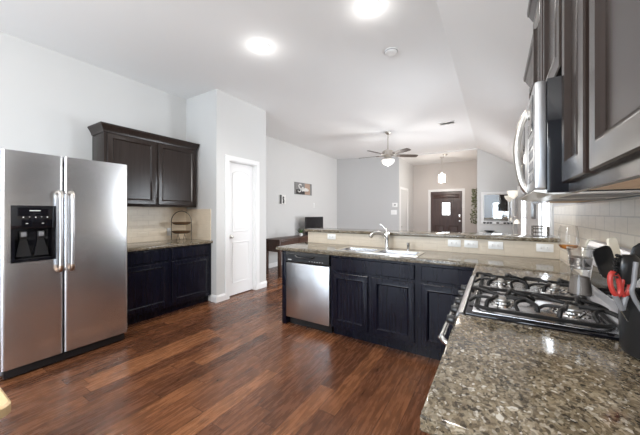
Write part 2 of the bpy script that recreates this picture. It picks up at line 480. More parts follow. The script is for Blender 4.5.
baseboard('baseboard_left', [(XL, -3, XL, .45, 1, 0)])
baseboard('baseboard_pantry', [(-3.60, YJ, XP+.016, YJ, 0, -1), (XP, YJ, XP, DY0-.075, 1, 0), (XP, DY1+.075, XP, YP+.016, 1, 0), (XV, YP, XP+.016, YP, 0, 1)])
baseboard('baseboard_living', [(XV, YP, XV, 8.5, 1, 0)])
baseboard('baseboard_far', [(GA.x, GA.y, GB.x, GB.y, -gn.x, -gn.y)])
baseboard('baseboard_foyer', [(-2.8, 11.2, FX0-.08, 11.2, 0, -1), (FX1+.08, 11.2, -.43, 11.2, 0, -1)])
baseboard('baseboard_mirror', [(-.41, 9.1, XR, 9.1, 0, -1)])


# ------------------------------------------------------------------ panelled fronts
def front(m, f, u0, u1, v0, v1, th=.02, stile=.058, flat=False):
    """shaped cabinet front: f(u, v, w) maps to the world, w outward"""
    if flat: prof = [(0, 0), (0, th-.005), (.005, th)]
    else: prof = [(0, 0), (0, th-.004), (.004, th), (stile-.008, th), (stile-.003, th+.003), (stile+.004, th-.004), (stile+.010, th-.010), (stile+.03, th-.010)]
    m.rings([[f(u0+i, v0+i, w), f(u1-i, v0+i, w), f(u1-i, v1-i, w), f(u0+i, v1-i, w)] for i, w in prof])
    return m


def crown(m, path, prof):
    """moulding swept along 2D path of (x, y, outward-x, outward-y) corners; prof = (out, z)"""
    loops = []
    for (x, y, ox, oy) in path: loops.append([(x+ox*o, y+oy*o, z) for o, z in prof])
    m.rings(loops)
    return m


# ------------------------------------------------------------------ fridge
XF = -3.245; FY0, FYS, FY1 = .540, .915, 1.428; FT, FB = 1.825, .09
fr = thing('refrigerator', 'stainless steel side-by-side refrigerator with black ice and water dispenser', 'refrigerator', (-3.7, .98, 0))
MB().box(-4.19, XF-.075, FY0+.01, FY1-.01, .03, FT-.03, .006).build('body', M_grey, fr, 'dark grey cabinet body')
MB().box(-4.1, XF-.03, FY0+.02, FY1-.02, .012, FB-.012, .004).build('kick_grille', M_black, fr, 'black vented grille under the doors')
# doors with a rounded front edge; the freezer door has the dispenser cut in
DY_0, DY_1, DZ0, DZ1 = .596, .860, .930, 1.383


def fridge_door(y0, y1, hole=None):
    m = MB(); x0 = XF-.07; R = .022
    pr = [(y0, x0), (y0, XF-R)] + [(y0+R-R*math.cos(a*PI/12), XF-R+R*math.sin(a*PI/12)) for a in range(1, 7)]
    pr += [(y1-R+R*math.sin(a*PI/12), XF-R+R*math.cos(a*PI/12)) for a in range(0, 7)] + [(y1, x0)]
    def slab(za, zb): m.prism([(x, y, za) for y, x in pr], (0, 0, zb-za))
    if not hole: slab(FB, FT)
    else:
        slab(FB, hole[2]); slab(hole[3], FT)
        i0 = [p for p in pr if p[0] <= hole[0]]; i1 = [p for p in pr if p[0] >= hole[1]]
        m.prism([(x, y, hole[2]) for y, x in i0+[(hole[0], XF), (hole[0], x0)]], (0, 0, hole[3]-hole[2]))
        m.prism([(x, y, hole[2]) for y, x in [(hole[1], x0), (hole[1], XF)]+i1], (0, 0, hole[3]-hole[2]))
    return m


fz = fridge_door(FY0, FYS-.004, (DY_0, DY_1, DZ0, DZ1)).build('freezer_door', M_steel, fr)
fd = fridge_door(FYS+.004, FY1).build('fridge_door', M_steel, fr)


def fridge_handle(y, par):
    m = MB(); z0, z1 = .87, 1.46; x = XF+.052
    m.tube(smoothpath([(x-.004, y, z0), (x, y, z0+.15), (x+.003, y, (z0+z1)/2), (x, y, z1-.15), (x-.004, y, z1)], 5), .013, 12, up=(1, 0, 0), flat=.8)
    h = m.build('handle', M_steelv, par)
    for za, zb, zc in ((.87, .84, .822), (1.46, 1.49, 1.508)):
        c = MB(); c.tube(smoothpath([(x-.004, y, za), (x-.006, y, zb), (XF+.024, y, zc), (XF-.002, y, zc)], 5), [.0165]*16, 12, up=(0, 1, 0))
        c.build('end_cap', M_bronze if za < 1 else M_nickel, h, 'bronze tinted lower end mount' if za < 1 else 'silver upper end mount')


fridge_handle(.884, fz); fridge_handle(.962, fd)
dm = MB()
dm.box(XF-.002, XF+.004, DY_0-.004, DY_1+.004, 1.20, DZ1+.004, .002)             # control face
for a in ((DY_0-.004, DY_0+.018), (DY_1-.018, DY_1+.004)): dm.box(XF-.002, XF+.004, a[0], a[1], DZ0-.004, 1.20)
dm.box(XF-.002, XF+.004, DY_0+.018, DY_1-.018, DZ0-.004, DZ0+.02)
dm.box(XF-.068, XF-.062, DY_0, DY_1, DZ0, DZ1)
dm.box(XF-.062, XF-.002, DY_0, DY_0+.006, DZ0, DZ1); dm.box(XF-.062, XF-.002, DY_1-.006, DY_1, DZ0, DZ1)
dm.box(XF-.062, XF, DY_0, DY_1, DZ0, DZ0+.012)
dp = dm.build('dispenser', M_gloss, fz, 'black dispenser panel with recess')
ym = (DY_0+DY_1)/2
MB().box(XF+.0035, XF+.0048, ym-.03, ym+.035, 1.342, 1.348).build('badge', M_plate, dp, 'small pale badge bar')
for k in range(5): MB().box(XF+.0035, XF+.0048, ym-.070+k*.036, ym-.062+k*.036, 1.288+(.004 if k % 2 else 0), 1.295).build('button_mark', M_photo_w, dp, 'tiny white mark')
for k in (-.045, .05): MB().box(XF+.0035, XF+.0048, ym+k-.007, ym+k+.007, 1.238, 1.242).build('button_mark', M_photo_w, dp, 'tiny white mark')
for k in (-.058, .048):
    pm = MB(); pm.box(XF-.05, XF-.03, ym+k-.022, ym+k+.022, 1.11, 1.175, .005); pm.prism([(XF-.045, ym+k-.02, 1.11), (XF-.045, ym+k+.02, 1.11), (XF-.03, ym+k+.045, .97), (XF-.03, ym+k-.045, .97)], (.005, 0, 0))
    pm.build('paddle', M_black, dp, 'dark dispenser paddle')
    MB().box(XF-.055, XF-.024, ym+k-.016, ym+k+.016, 1.13, 1.17, .004).build('nozzle', M_grey, dp, 'grey nozzle block')
tg = MB(); tg.box(XF-.062, XF-.002, DY_0+.03, DY_1-.03, DZ0+.012, DZ0+.02)
tg.build('drip_tray', M_rubber, dp)
for ya in (FY0+.02, FY1-.08): MB().box(XF-.16, XF-.075, ya, ya+.06, FT-.028, FT+.006, .006).build('hinge_cover', M_grey, fr)

# ------------------------------------------------------------------ left cabinets
UX = XL+.33; UZ0, UZ1 = 1.41, 2.315; UY0, UY1 = 1.465, 2.672
ua = thing('wall_cabinet', 'dark espresso two-door wall cabinet with crown above the beige backsplash beside the refrigerator', 'cabinet', (XL, 2.07, UZ0))
MB().box(XL+.001, UX, UY0, UY1, UZ0, UZ1, .001).build('carcass', M_cab, ua)
fx = lambda xo: (lambda u, v, w: (xo+w, u, v))
for (a, b) in ((UY0+.028, 2.052), (2.088, UY1-.028)):
    front(MB(), fx(UX), a, b, UZ0+.03, UZ1-.035).build('door', M_cab, ua)
cp = [(0, UZ1-.035), (.010, UZ1-.03), (.013, UZ1-.012), (.020, UZ1+.005), (.034, UZ1+.032), (.043, UZ1+.044), (.046, UZ1+.052), (.049, UZ1+.055), (.049, UZ1+.068), (0, UZ1+.068)]
crown(MB(), [(XL+.001, UY0, 0, -1), (UX, UY0, 1, -1), (UX, UY1, 1, 0.45), (XL+.001, UY1, 0, .45)], cp).build('crown_moulding', M_cab, ua, smooth=False)

BXF = -3.611; BY0, BY1 = 1.46, 2.712
ba = thing('base_cabinet', 'dark espresso base cabinet with two drawers and two doors between refrigerator and pantry wall', 'cabinet', (XL, 2.1, 0))
cm = MB(); cm.box(XL+.001, BXF, BY0, BY1, .10, .875); cm.box(XL+.001, BXF-.07, BY0, BY1, 0, .10)
cm.build('carcass', M_cab_blue, ba, smooth=False)
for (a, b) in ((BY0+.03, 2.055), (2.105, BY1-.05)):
    front(MB(), fx(BXF), a, b, .715, .855, flat=True).build('drawer', M_cab_blue, ba)
    front(MB(), fx(BXF), a, b, .135, .690).build('door', M_cab_blue, ba)
cl2 = MB().cells([XL+.001, -3.573], [BY0, YJ-.001], [(0, 0)], .876, .914, .008).build('countertop', M_gran)
tag(cl2, 'short granite worktop on the base cabinet beside the refrigerator', 'countertop')
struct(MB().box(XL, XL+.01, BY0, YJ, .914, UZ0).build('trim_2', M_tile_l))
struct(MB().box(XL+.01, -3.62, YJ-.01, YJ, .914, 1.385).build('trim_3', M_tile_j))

# two-tier arched rack on the left counter
ra, rb = Vector((-4.105, 2.384, .914)), Vector((-3.839, 2.55, .914)); rc = (ra+rb)/2; rd = (rb-ra).normalized(); rn = Vector((-rd.y, rd.x, 0)); rw = .15
tr = thing('tiered_stand', 'arched dark wire stand with two brown oval trays on the left granite worktop', 'stand', tuple(rc))
m = MB(); pts = [rc-rd*rw, rc-rd*rw+Vector((0, 0, .27))]
pts += [rc-rd*rw*math.cos(a*PI/10)+Vector((0, 0, .28+.155*math.sin(a*PI/10))) for a in range(0, 11)] + [rc+rd*rw+Vector((0, 0, .27)), rc+rd*rw]
m.tube([p+Vector((0, 0, .004)) for p in pts], .0055, 8)
for sg in (-1, 1):
    m.tube([rc+rd*.05*sg+Vector((0, 0, .004))+rn*.05, rc+rd*.05*sg+Vector((0, 0, .1))], .003, 6)
    m.tube([rc+rd*.05*sg+Vector((0, 0, .004))-rn*.05, rc+rd*.05*sg+Vector((0, 0, .1))], .003, 6)
m.build('wire_frame', M_wire, tr)
for zz in (.105, .235):
    L = []
    for k, (q, dz) in enumerate([(.6, 0), (.85, .012), (1, .04), (.95, .04), (.8, .016), (.55, .008)]):
        L.append([rc+rd*(.145*q*math.cos(2*PI*i/28))+rn*(.085*q*math.sin(2*PI*i/28))+Vector((0, 0, zz+dz)) for i in range(28)])
    MB().rings(L).build('tray', M_wicker, tr, 'brown oval basket tray')
so = thing('outlet', 'white outlet plate on the left backsplash behind the wire stand', 'outlet', (XL+.01, 2.43, 1.035))
MB().box(XL+.0105, XL+.016, 2.395, 2.465, .98, 1.095, .002).build('cover_plate', M_plate, so)
for z in (1.015, 1.06): MB().box(XL+.0155, XL+.0185, 2.415, 2.445, z-.015, z+.015, .002).build('socket', M_photo_w, so)


# ------------------------------------------------------------------ pantry door
def room_door(name, f, u0, u1, z1, cas, depth, arch=True, knob_u=None, dmat=None, casing=True, knob_z=.95):
    """casing (structure mesh) with a door leaf, panels and knob as children"""
    c = MB()
    def bxx(a, b, z0, zz, w0, w1):
        p = [f(a, z0, w0), f(b, zz, w1)]; c.box(p[0][0], p[1][0], p[0][1], p[1][1], p[0][2], p[1][2], .003, 1)
    bxx(u0-cas, u0, 0, z1, 0, .018); bxx(u1, u1+cas, 0, z1, 0, .018); bxx(u0-cas, u1+cas, z1, z1+cas, 0, .018)
    bxx(u0, u0+.012, 0, z1, -.105, .004); bxx(u1-.012, u1, 0, z1, -.105, .004); bxx(u0+.012, u1-.012, z1-.012, z1, -.105, .004)
    d = struct(c.build(name, M_white, smooth=False))
    l = MB(); p, q = f(u0+.014, .015, -depth-.035), f(u1-.014, z1-.014, -depth); l.box(p[0], q[0], p[1], q[1], p[2], q[2])
    leaf = l.build('door_leaf', dmat or M_white, d, smooth=False)
    st = .095 if u1-u0 < .7 else .12
    a, b = u0+.014+st, u1-.014-st
    for (v0, v1, ar) in ((.20, .86, False), (1.02, z1-.17, arch)):
        def loop(i, wv):
            pts = [(a+i, v0+i), (b-i, v0+i), (b-i, v1-i)]
            if ar:
                h = .05
                for k in range(1, 10):
                    t = k/10; pts.append((b-i+(a-b+2*i)*t, v1-i+h*math.sin(PI*t)))
            pts.append((a+i, v1-i))
            return [f(x, z, -depth+wv) for x, z in pts]
        MB().rings([loop(0, -.003), loop(.006, .011), (loop(.016, .004)), loop(.03, .003), loop(.05, .010), loop(.06, .010)]).build('panel', dmat or M_white, leaf)
    if knob_u is not None:
        k0, ax = Vector(f(knob_u, knob_z, -depth)), Vector(f(knob_u, knob_z, 1))-Vector(f(knob_u, knob_z, 0))
        MB().lathe_ax(k0, ax, [(.03, 0), (.03, .006), (.011, .010), (.011, .03), (.022, .038), (.028, .050), (.022, .062), (.008, .066)], 20).build('knob', M_nickel, leaf, 'dark nickel knob')
    return d


room_door('door_1', fx(XP), DY0, DY1, DZ, .075, .055, True, DY0+.07)
room_door('door_2', (lambda u, v, w: (-2.695+w, u, v)), 9.42, 10.3, 2.12, .08, .03, False, 9.52, knob_z=.86)
# front door: dark wood, small lit window, lock set
fy = lambda u, v, w: (u, 11.2-w, v)
c = MB(); g = .085
for a in ((FX0-g, FX0), (FX1, FX1+g)): c.box(a[0], a[1], 11.18, 11.2, 0, FZ+g)
c.box(FX0, FX1, 11.18, 11.2, FZ, FZ+g); c.box(FX0, FX1, 11.2, 11.32, -.0, .02)
d3 = struct(c.build('door_3', M_white, smooth=False))
l = MB(); WX0, WX1, WZ0, WZ1 = -1.66, -1.40, 1.25, 1.70
l.box(FX0+.005, WX0, 11.23, 11.275, .02, FZ-.005); l.box(WX1, FX1-.005, 11.23, 11.275, .02, FZ-.005); l.box(WX0, WX1, 11.23, 11.275, .02, WZ0); l.box(WX0, WX1, 11.23, 11.275, WZ1, FZ-.005)
leaf = l.build('door_leaf', M_doorwood, d3, 'dark brown wooden front door', smooth=False)
for (a, b, v0, v1) in ((FX0+.14, -1.60, .2, .85), (-1.46, FX1-.14, .2, .85), (FX0+.10, FX1-.10, 1.86, 2.0)):
    lp = lambda i, ww: [(a+i, 11.23-ww, v0+i), (b-i, 11.23-ww, v0+i), (b-i, 11.23-ww, v1-i), (a+i, 11.23-ww, v1-i)]
    MB().rings([lp(0, -.002), lp(.008, .012), lp(.02, .003), lp(.05, .010)]).build('panel', M_doorwood, leaf)
for xx in (FX0+.2, FX0+.36, -1.32, -1.18): MB().box(xx-.006, xx+.006, 11.224, 11.231, .95, 1.8).build('plank_groove', M_doorwood, leaf)
pn = MB(); pn.box(WX0, WX1, 11.25, 11.256, WZ0, WZ1); pn.build('window_pane', M_day, leaf, 'small bright window pane')
mu = MB(); mu.box(WX0-.02, WX1+.02, 11.222, 11.23, WZ1, WZ1+.02); mu.box(WX0-.02, WX1+.02, 11.222, 11.23, WZ0-.02, WZ0); mu.box(WX0-.02, WX0, 11.222, 11.23, WZ0, WZ1); mu.box(WX1, WX1+.02, 11.222, 11.23, WZ0, WZ1)
mu.box((WX0+WX1)/2-.005, (WX0+WX1)/2+.005, 11.24, 11.25, WZ0, WZ1); mu.box(WX0, WX1, 11.24, 11.25, 1.47, 1.48)
mu.build('window_frame', M_doorwood, leaf)
MB().box(-1.115, -1.045, 11.205, 11.23, 1.13, 1.28, .006).build('keypad_lock', M_chrome, leaf, 'silver keypad lock')
lk = MB(); lk.lathe_ax((-1.08, 11.23, 1.03), (0, -1, 0), [(.035, 0), (.035, .008), (.014, .012), (.014, .035), (.03, .045), (.032, .06), (.02, .07)], 18)
lk.build('knob', M_chrome, leaf, 'silver knob')

# ------------------------------------------------------------------ peninsula
PF = 2.645; PY1 = 3.257     # cabinet face, backsplash
PX0 = -2.175
bw = MB().box(-2.22, XR, PY1, PY1+.12, 0, 1.062); struct(bw.build('wall_bar', M_wall))
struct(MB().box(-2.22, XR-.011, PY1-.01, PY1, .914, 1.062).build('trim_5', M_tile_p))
bt = MB().cells([-2.27, XR-.001], [PY1-.03, 3.66], [(0, 0)], 1.063, 1.100, .009).build('bar_top', M_gran)
tag(bt, 'raised granite bar top running along the peninsula behind the sink', 'countertop')
# worktop with sink cut-out: peninsula + corner return up to the range
SX0, SX1, SY0, SY1 = -1.490, -.635, 2.735, 3.06
wt = MB().cells([-2.262, SX0, SX1, -.133, XR-.012], [2.115, 2.615, SY0, SY1, PY1-.011],
                [(0, 1), (1, 1), (2, 1), (3, 1), (0, 2), (2, 2), (3, 2), (0, 3), (1, 3), (2, 3), (3, 3), (3, 0)], .876, .914, .008).build('worktop', M_gran)
tag(wt, 'long granite worktop of the peninsula with the sink set in it', 'countertop')
fpn = lambda u, v, w_: (u, PF-w_, v)
ep = MB(); ep.box(-2.178, -2.118, PF-.012, PY1-.02, .0, .875, .002)
ep = ep.build('end_panel', M_cab_blue); tag(ep, 'dark wooden end panel left of the dishwasher', 'panel')
# dishwasher
dw = thing('dishwasher', 'stainless steel dishwasher with black control panel under the peninsula worktop', 'dishwasher', (-1.81, 2.9, 0))
DX0, DX1 = -2.112, -1.515
MB().box(DX0+.004, DX1-.004, PF+.03, PY1-.03, .10, .868).build('tub', M_black, dw)
m = MB(); R = .02
m.box(DX0+.003, DX1-.003, PF-.022, PF+.03, .100, .742, .006); m.build('door', M_steelv, dw, 'brushed steel door')
m = MB(); zt, zb = .872, .750; fy0 = PF-.03
m.prism([(DX0+.003, PF+.03, zb), (DX0+.003, fy0+.006, zb), (DX0+.003, fy0, zb+.012), (DX0+.003, fy0+.004, zt-.03), (DX0+.003, fy0+.014, zt), (DX0+.003, PF+.03, zt)], (DX1-DX0-.006, 0, 0))
cpn = m.build('control_panel', M_black, dw, 'black control panel', smooth=False)
m = MB(); xm = (DX0+DX1)/2-.02
m.tube(smoothpath([(xm-.13, fy0, .835), (xm-.10, fy0-.006, .818), (xm, fy0-.010, .812), (xm+.10, fy0-.006, .818), (xm+.13, fy0, .835)], 5), .008, 8); m.build('handle', M_gloss, cpn, 'curved pull lip')
for k in range(6): MB().box(xm+.06+k*.034, xm+.072+k*.034, fy0-.003, fy0+.002, .777, .782).build('button', M_plate, cpn, 'small pale button mark')
MB().box(DX0+.04, DX0+.09, fy0-.003, fy0+.002, .777, .785).build('badge', M_plate, cpn, 'small pale badge')
MB().box(DX0+.01, DX1-.01, PF+.05, PF+.07, 0, .098).build('toe_kick', M_black, dw)
# sink base
sb = thing('sink_base_cabinet', 'dark espresso sink base cabinet with false drawer front and two doors under the sink', 'cabinet', (-1.12, 2.9, 0))
m = MB(); m.cells([-1.51, -1.49, -.615, -.595], [PF, PF+.02, PY1-.05, PY1-.03], [(i, j) for i in range(3) for j in range(3) if (i, j) != (1, 1)], .10, .875); m.box(-1.49, -.615, PF+.02, PY1-.05, .10, .12); m.box(-1.51, -.595, PF+.07, PY1-.03, 0, .10); m.build('carcass', M_cab_blue, sb, smooth=False)
front(MB(), fpn, -1.482, -.625, .715, .850, flat=True).build('false_front', M_cab_blue, sb)
front(MB(), fpn, -1.482, -1.078, .135, .690).build('door', M_cab_blue, sb)
front(MB(), fpn, -1.035, -.625, .135, .690).build('door', M_cab_blue, sb)
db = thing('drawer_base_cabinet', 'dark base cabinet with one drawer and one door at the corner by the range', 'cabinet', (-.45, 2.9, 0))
m = MB(); m.box(-.594, -.13, PF, PY1-.03, .10, .875); m.box(-.594, -.13, PF+.07, PY1-.03, 0, .10); m.build('carcass', M_cab_blue, db, smooth=False)
front(MB(), fpn, -.565, -.15, .715, .850, flat=True).build('drawer', M_cab_blue, db)
front(MB(), fpn, -.565, -.15, .135, .690).build('door', M_cab_blue, db)
cb_ = thing('corner_base_cabinet', 'dark base cabinet in the corner between range and bar wall', 'cabinet', (.2, 2.6, 0))
m = MB(); m.box(-.128, XR-.02, 2.13, PY1-.03, .10, .875); m.box(-.06, XR-.02, 2.13, PY1-.03, 0, .10); m.build('carcass', M_cab_blue, cb_, smooth=False)
front(MB(), (lambda u, v, w_: (-.108-w_*.0+(.02-w_)-.02-.0, u, v)) if False else (lambda u, v, w_: (-.128-w_, u, v)), 2.15, 2.60, .135, .850).build('door', M_cab_blue, cb_)

# sink
sk = thing('kitchen_sink', 'stainless steel double-bowl sink set in the peninsula worktop', 'sink', (-1.12, 2.9, .9))
m = MB(); zr = .9195; xd0, xd1 = -1.085, -1.045
B1 = (SX0+.02, xd0, SY0+.018, SY1-.05); B2 = (xd1, SX1-.02, SY0+.018, SY1-.05)
xs = [SX0-.018, B1[0], B1[1], B2[0], B2[1], SX1+.018]; ysk = [SY0-.018, B1[2], B1[3], SY1+.018]
m.cells(xs, ysk, [(i, j) for i in range(5) for j in range(3) if not (j == 1 and i in (1, 3))], .9142, zr, .002)
m.build('rim', M_chrome, sk)
for (a, b, c0, d0) in (B1, B2):
    def rr(i, z, R=.04):
        out = []
        for (cx, cy, st) in ((b-i-R, d0-i-R, 0), (a+i+R, d0-i-R, 1), (a+i+R, c0+i+R, 2), (b-i-R, c0+i+R, 3)):
            for k in range(5): q = (st+k/4)*PI/2; out.append((cx+R*math.cos(q), cy+R*math.sin(q), z))
        return out
    MB().rings([rr(-.001, zr-.001), rr(0, .90), rr(.006, .76), rr(.025, .742), rr(.10, .738)], cap0=False).build('bowl', M_steel, sk)
# faucet
fc = thing('kitchen_faucet', 'chrome single-lever kitchen faucet behind the sink', 'faucet', (-1.045, 3.125, .914))
fo = Vector((-1.045, 3.125, .9145))
m = MB(); m.lathe(fo, [(.034, 0), (.034, .008), (.028, .016), (.025, .03), (.024, .11), (.026, .12), (.026, .175), (.022, .195), (.01, .205)], 24); m.build('body', M_chrome, fc)
m = MB(); m.tube(smoothpath([fo+Vector((0, 0, .11)), fo+Vector((-.03, -.035, .165)), fo+Vector((-.075, -.09, .185)), fo+Vector((-.115, -.14, .175)), fo+Vector((-.135, -.165, .14))], 6), [.02]*12+[.019]*7+[.021]*6, 14); m.build('spout', M_chrome, fc)
m = MB(); m.tube(smoothpath([fo+Vector((0, 0, .195)), fo+Vector((-.015, .0, .225)), fo+Vector((-.05, .0, .26)), fo+Vector((-.085, 0, .28))], 5), [.012]*5+[.010]*5+[.009]*6, 12); m.build('lever', M_chrome, fc)
sp_ = thing('side_sprayer', 'small chrome soap dispenser right of the faucet', 'sprayer', (-.80, 3.10, .914))
m = MB(); m.lathe((-.80, 3.10, zr-.004), [(.022, 0), (.022, .006), (.015, .012), (.013, .05), (.016, .06), (.016, .085), (.008, .09)], 18); m.build('body', M_chrome, sp_)
m = MB(); m.tube(smoothpath([(-.80, 3.10, .995), (-.80, 3.08, 1.003), (-.80, 3.05, .998)], 4), .007, 8); m.build('nozzle', M_chrome, sp_)


# outlets on the bar backsplash
def outlet(x, z, horiz=True, label='', ty='outlet'):
    t = thing('outlet', label, 'outlet', (x, PY1-.011, z), 'white cover plates on the bar backsplash')
    m = MB(); m.box(x-.062, x+.062, PY1-.017, PY1-.0105, z-.037, z+.037, .003); p = m.build('cover_plate', M_plate, t)
    for k in (-.022, .022):
        MB().box(x+k-.016, x+k+.016, PY1-.0195, PY1-.0165, z-.014, z+.014, .002).build('socket', M_photo_w, t)
    for k in (-.022, .022):
        for q in (-.007, .0045): MB().box(x+k-.008, x+k+.002, PY1-.0205, PY1-.019, z+q, z+q+.0025).build('slot', M_grey, t)
    return t


o1 = outlet(-1.84, 1.012, True, 'leftmost white outlet plate on the bar backsplash, left of the sink')
for x, lb in ((-.362, 'left outlet plate of the close pair right of the sink on the backsplash'), (-.208, 'right outlet plate of the close pair right of the sink on the backsplash'),
              (.005, 'white outlet plate alone between the close pair and the corner plate on the bar backsplash'), (.383, 'rightmost white outlet plate on the bar backsplash near the wall corner')):
    dup(o1, (x+1.84, 0, -.003), lb)

# ------------------------------------------------------------------ right run: near counter, range
nw = MB().cells([-.133, XR-.012], [.598, 1.288], [(0, 0)], .876, .914, .010)
es = [e for e in nw.bm.edges if abs(e.verts[0].co.x+.133) < .012 and abs(e.verts[1].co.x+.133) < .012 and abs(e.verts[0].co.y-.598) < .012 and abs(e.verts[1].co.y-.598) < .012 and abs(e.verts[0].co.z-e.verts[1].co.z) > .01]
if es: bmesh.ops.bevel(nw.bm, geom=es, offset=.012, segments=3, affect='EDGES')
nw = nw.build('near_worktop', M_gran); tag(nw, 'speckled brown granite worktop in the foreground right before the range', 'countertop')
nb = thing('near_base_cabinet', 'dark base cabinet under the foreground granite worktop', 'cabinet', (.2, .95, 0))
m = MB(); m.box(-.10, XR-.02, .625, 1.285, .10, .875); m.box(-.03, XR-.02, .625, 1.285, 0, .10); m.build('carcass', M_cab_blue, nb, smooth=False)
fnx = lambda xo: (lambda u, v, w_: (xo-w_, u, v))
front(MB(), fnx(-.10), .65, 1.26, .135, .690).build('door', M_cab_blue, nb); front(MB(), fnx(-.10), .65, 1.26, .715, .850, flat=True).build('drawer', M_cab_blue, nb)

RY0, RY1 = 1.296, 2.100; RX0, RX1 = -.135, .47; RZ = .915
rg = thing('gas_range', 'stainless and black freestanding gas range with cast iron grates', 'stove', (.17, 1.7, 0))
MB().box(-.10, RX1, RY0+.006, RY1-.006, .02, RZ-.025, .003).build('body', M_black, rg, 'black body sides')
m = MB(); m.box(-.105, .375, RY0, RY1, RZ-.025, RZ+.004, .004); m.build('cooktop_rim', M_gloss, rg, 'black glossy rim')
m = MB(); m.box(-.08, .365, RY0+.03, RY1-.03, RZ+.004, RZ+.007, .001); m.build('cooktop', M_steel, rg, 'steel burner deck')
m = MB()
m.prism([(-.112, RY0+.004, RZ+.002), (-.128, RY0+.004, RZ), (-.137, RY0+.004, RZ-.010), (-.137, RY0+.004, RZ-.03), (-.112, RY0+.004, RZ-.03)], (0, RY1-RY0-.008, 0))
m.build('front_rail', M_steelv, rg, 'steel front edge rail', smooth=False)
m = MB(); m.prism([(-.10, RY0+.006, RZ-.03), (-.145, RY0+.006, RZ-.03), (-.145, RY0+.006, RZ-.115), (-.10, RY0+.006, RZ-.115)], (0, RY1-RY0-.012, 0))
cpr = m.build('control_panel', M_gloss, rg, 'black knob panel', smooth=False)
for k in range(5):
    y = RY0+.09+k*(RY1-RY0-.18)/4
    MB().lathe_ax((-.150, y, RZ-.07), (-1, 0, .1), [(.026, 0), (.026, .006), (.021, .010), (.019, .032), (.016, .036)], 18).build('knob', M_black, cpr)
m = MB(); m.box(-.148, -.101, RY0+.01, RY1-.01, .24, RZ-.12, .006); od = m.build('oven_door', M_steel, rg)
MB().box(-.1505, -.1475, RY0+.13, RY1-.13, .38, .66, .001).build('oven_window', M_gloss, od)
m = MB(); hz = RZ-.155
m.tube(smoothpath([(-.148, RY0+.06, hz-.02), (-.185, RY0+.062, hz-.008), (-.205, RY0+.085, hz), (-.208, RY0+.14, hz), (-.208, RY1-.14, hz), (-.205, RY1-.085, hz), (-.185, RY1-.062, hz-.008), (-.148, RY1-.06, hz-.02)], 6), .013, 12)
m.build('door_handle', M_chrome, od, 'bright bar handle')
m = MB(); m.box(-.143, -.101, RY0+.01, RY1-.01, .06, .225, .006); m.build('storage_drawer', M_steel, rg)
# backguard
m = MB(); gx = .375
prof = [(gx, RZ-.02), (gx, RZ+.012), (gx+.022, RZ+.03), (gx+.03, RZ+.05), (gx+.052, RZ+.240), (gx+.062, RZ+.262), (gx+.08, RZ+.268), (gx+.10, RZ+.262), (gx+.10, RZ-.02)]
m.prism([(x, RY0+.03, z) for x, z in prof], (0, RY1-RY0-.06, 0))
bgd = m.build('backguard', M_silver, rg, 'silver backguard panel', smooth=False)
for ya, yb in ((RY0, RY0+.03), (RY1-.03, RY1)):
    m = MB(); m.prism([(x-.004, ya, z+.004) for x, z in prof], (0, yb-ya, 0)); m.build('end_trim', M_cream, bgd, 'pale rounded end cap', smooth=False)
m = MB()
m.prism([(gx+.030, 1.47, RZ+.06), (gx+.052-.004, 1.47, RZ+.20), (gx+.052, 1.47, RZ+.20), (gx+.034, 1.47, RZ+.06)], (0, .45, 0)); m.build('display', M_gloss, bgd, 'black clock display', smooth=False)
# burners and grates
BC = [(.025, 1.50), (.025, 1.90), (.262, 1.50), (.262, 1.90)]
zd = RZ+.007
for (x, y) in BC:
    b = MB().lathe((x, y, zd), [(.062, 0), (.060, .004), (.046, .007), (.044, .014), (.040, .016)], 28).build('burner', M_chrome, rg, 'silver burner base')
    MB().lathe((x, y, zd+.016), [(.033, 0), (.036, .003), (.035, .008), (.020, .011), (.004, .0115)], 24).build('burner_cap', M_nickel, b)
for yc, ya, yb in ((1.50, RY0+.045, 1.695), (1.90, 1.705, RY1-.045)):
    m = MB(); zt = zd+.034
    x0, x1 = -.068, .352; Rr = .05
    out = []
    for (cx, cy, st) in ((x1-Rr, yb-Rr, 0), (x0+Rr, yb-Rr, 1), (x0+Rr, ya+Rr, 2), (x1-Rr, ya+Rr, 3)):
        for k in range(7): q = (st+k/6)*PI/2; out.append((cx+Rr*math.cos(q), cy+Rr*math.sin(q), zd+.012))
    m.tube(out, .0075, 8, closed=True)
    for cx in (.025, .262):
        for k in range(4):
            q = PI/4+k*PI/2
            ux, uy = math.cos(q), math.sin(q); px_, py_ = -uy, ux
            # sweeping arm: rises from the frame, arcs over, ends near the cap
            def cl_(x, y): return (min(max(x, x0+.004), x1-.004) if abs(cx+ux*.2-x) > 1e9 else x, min(max(y, ya), yb))
            sx, sy = cl_(cx+ux*.125+px_*.045, yc+uy*.155+py_*.02)
            pts = [(sx, sy, zd+.010), (sx-ux*.008, sy-uy*.010, zt), (cx+ux*.085+px_*.036, yc+uy*.10+py_*.03, zt+.005), (cx+ux*.055+px_*.016, yc+uy*.055+py_*.016, zt+.004), (cx+ux*.026, yc+uy*.026, zt)]
            m.tube(smoothpath(pts, 5), .0085, 8)
            m.tube(smoothpath([(cx+ux*.125-px_*.05, yc+uy*.14-py_*.03, zd+.012), (cx+ux*.10-px_*.035, yc+uy*.115-py_*.03, zt-.004), (cx+ux*.085+px_*.0, yc+uy*.10, zt+.004), (cx+ux*.085+px_*.036, yc+uy*.10+py_*.03, zt+.005)], 4), .007, 8)
    for (fx_, fy_) in ((x0, ya+Rr), (x0, yb-Rr), (x1, ya+Rr), (x1, yb-Rr)): m.cyl((fx_, fy_, zd), (fx_, fy_, zd+.012), .009, n=10)
    m.build('grate', M_iron, rg, 'black cast iron grate')

# tiled right wall
struct(MB().box(XR-.010, XR, .30, 3.55, .914, 1.392).build('trim_6', M_tile_r))

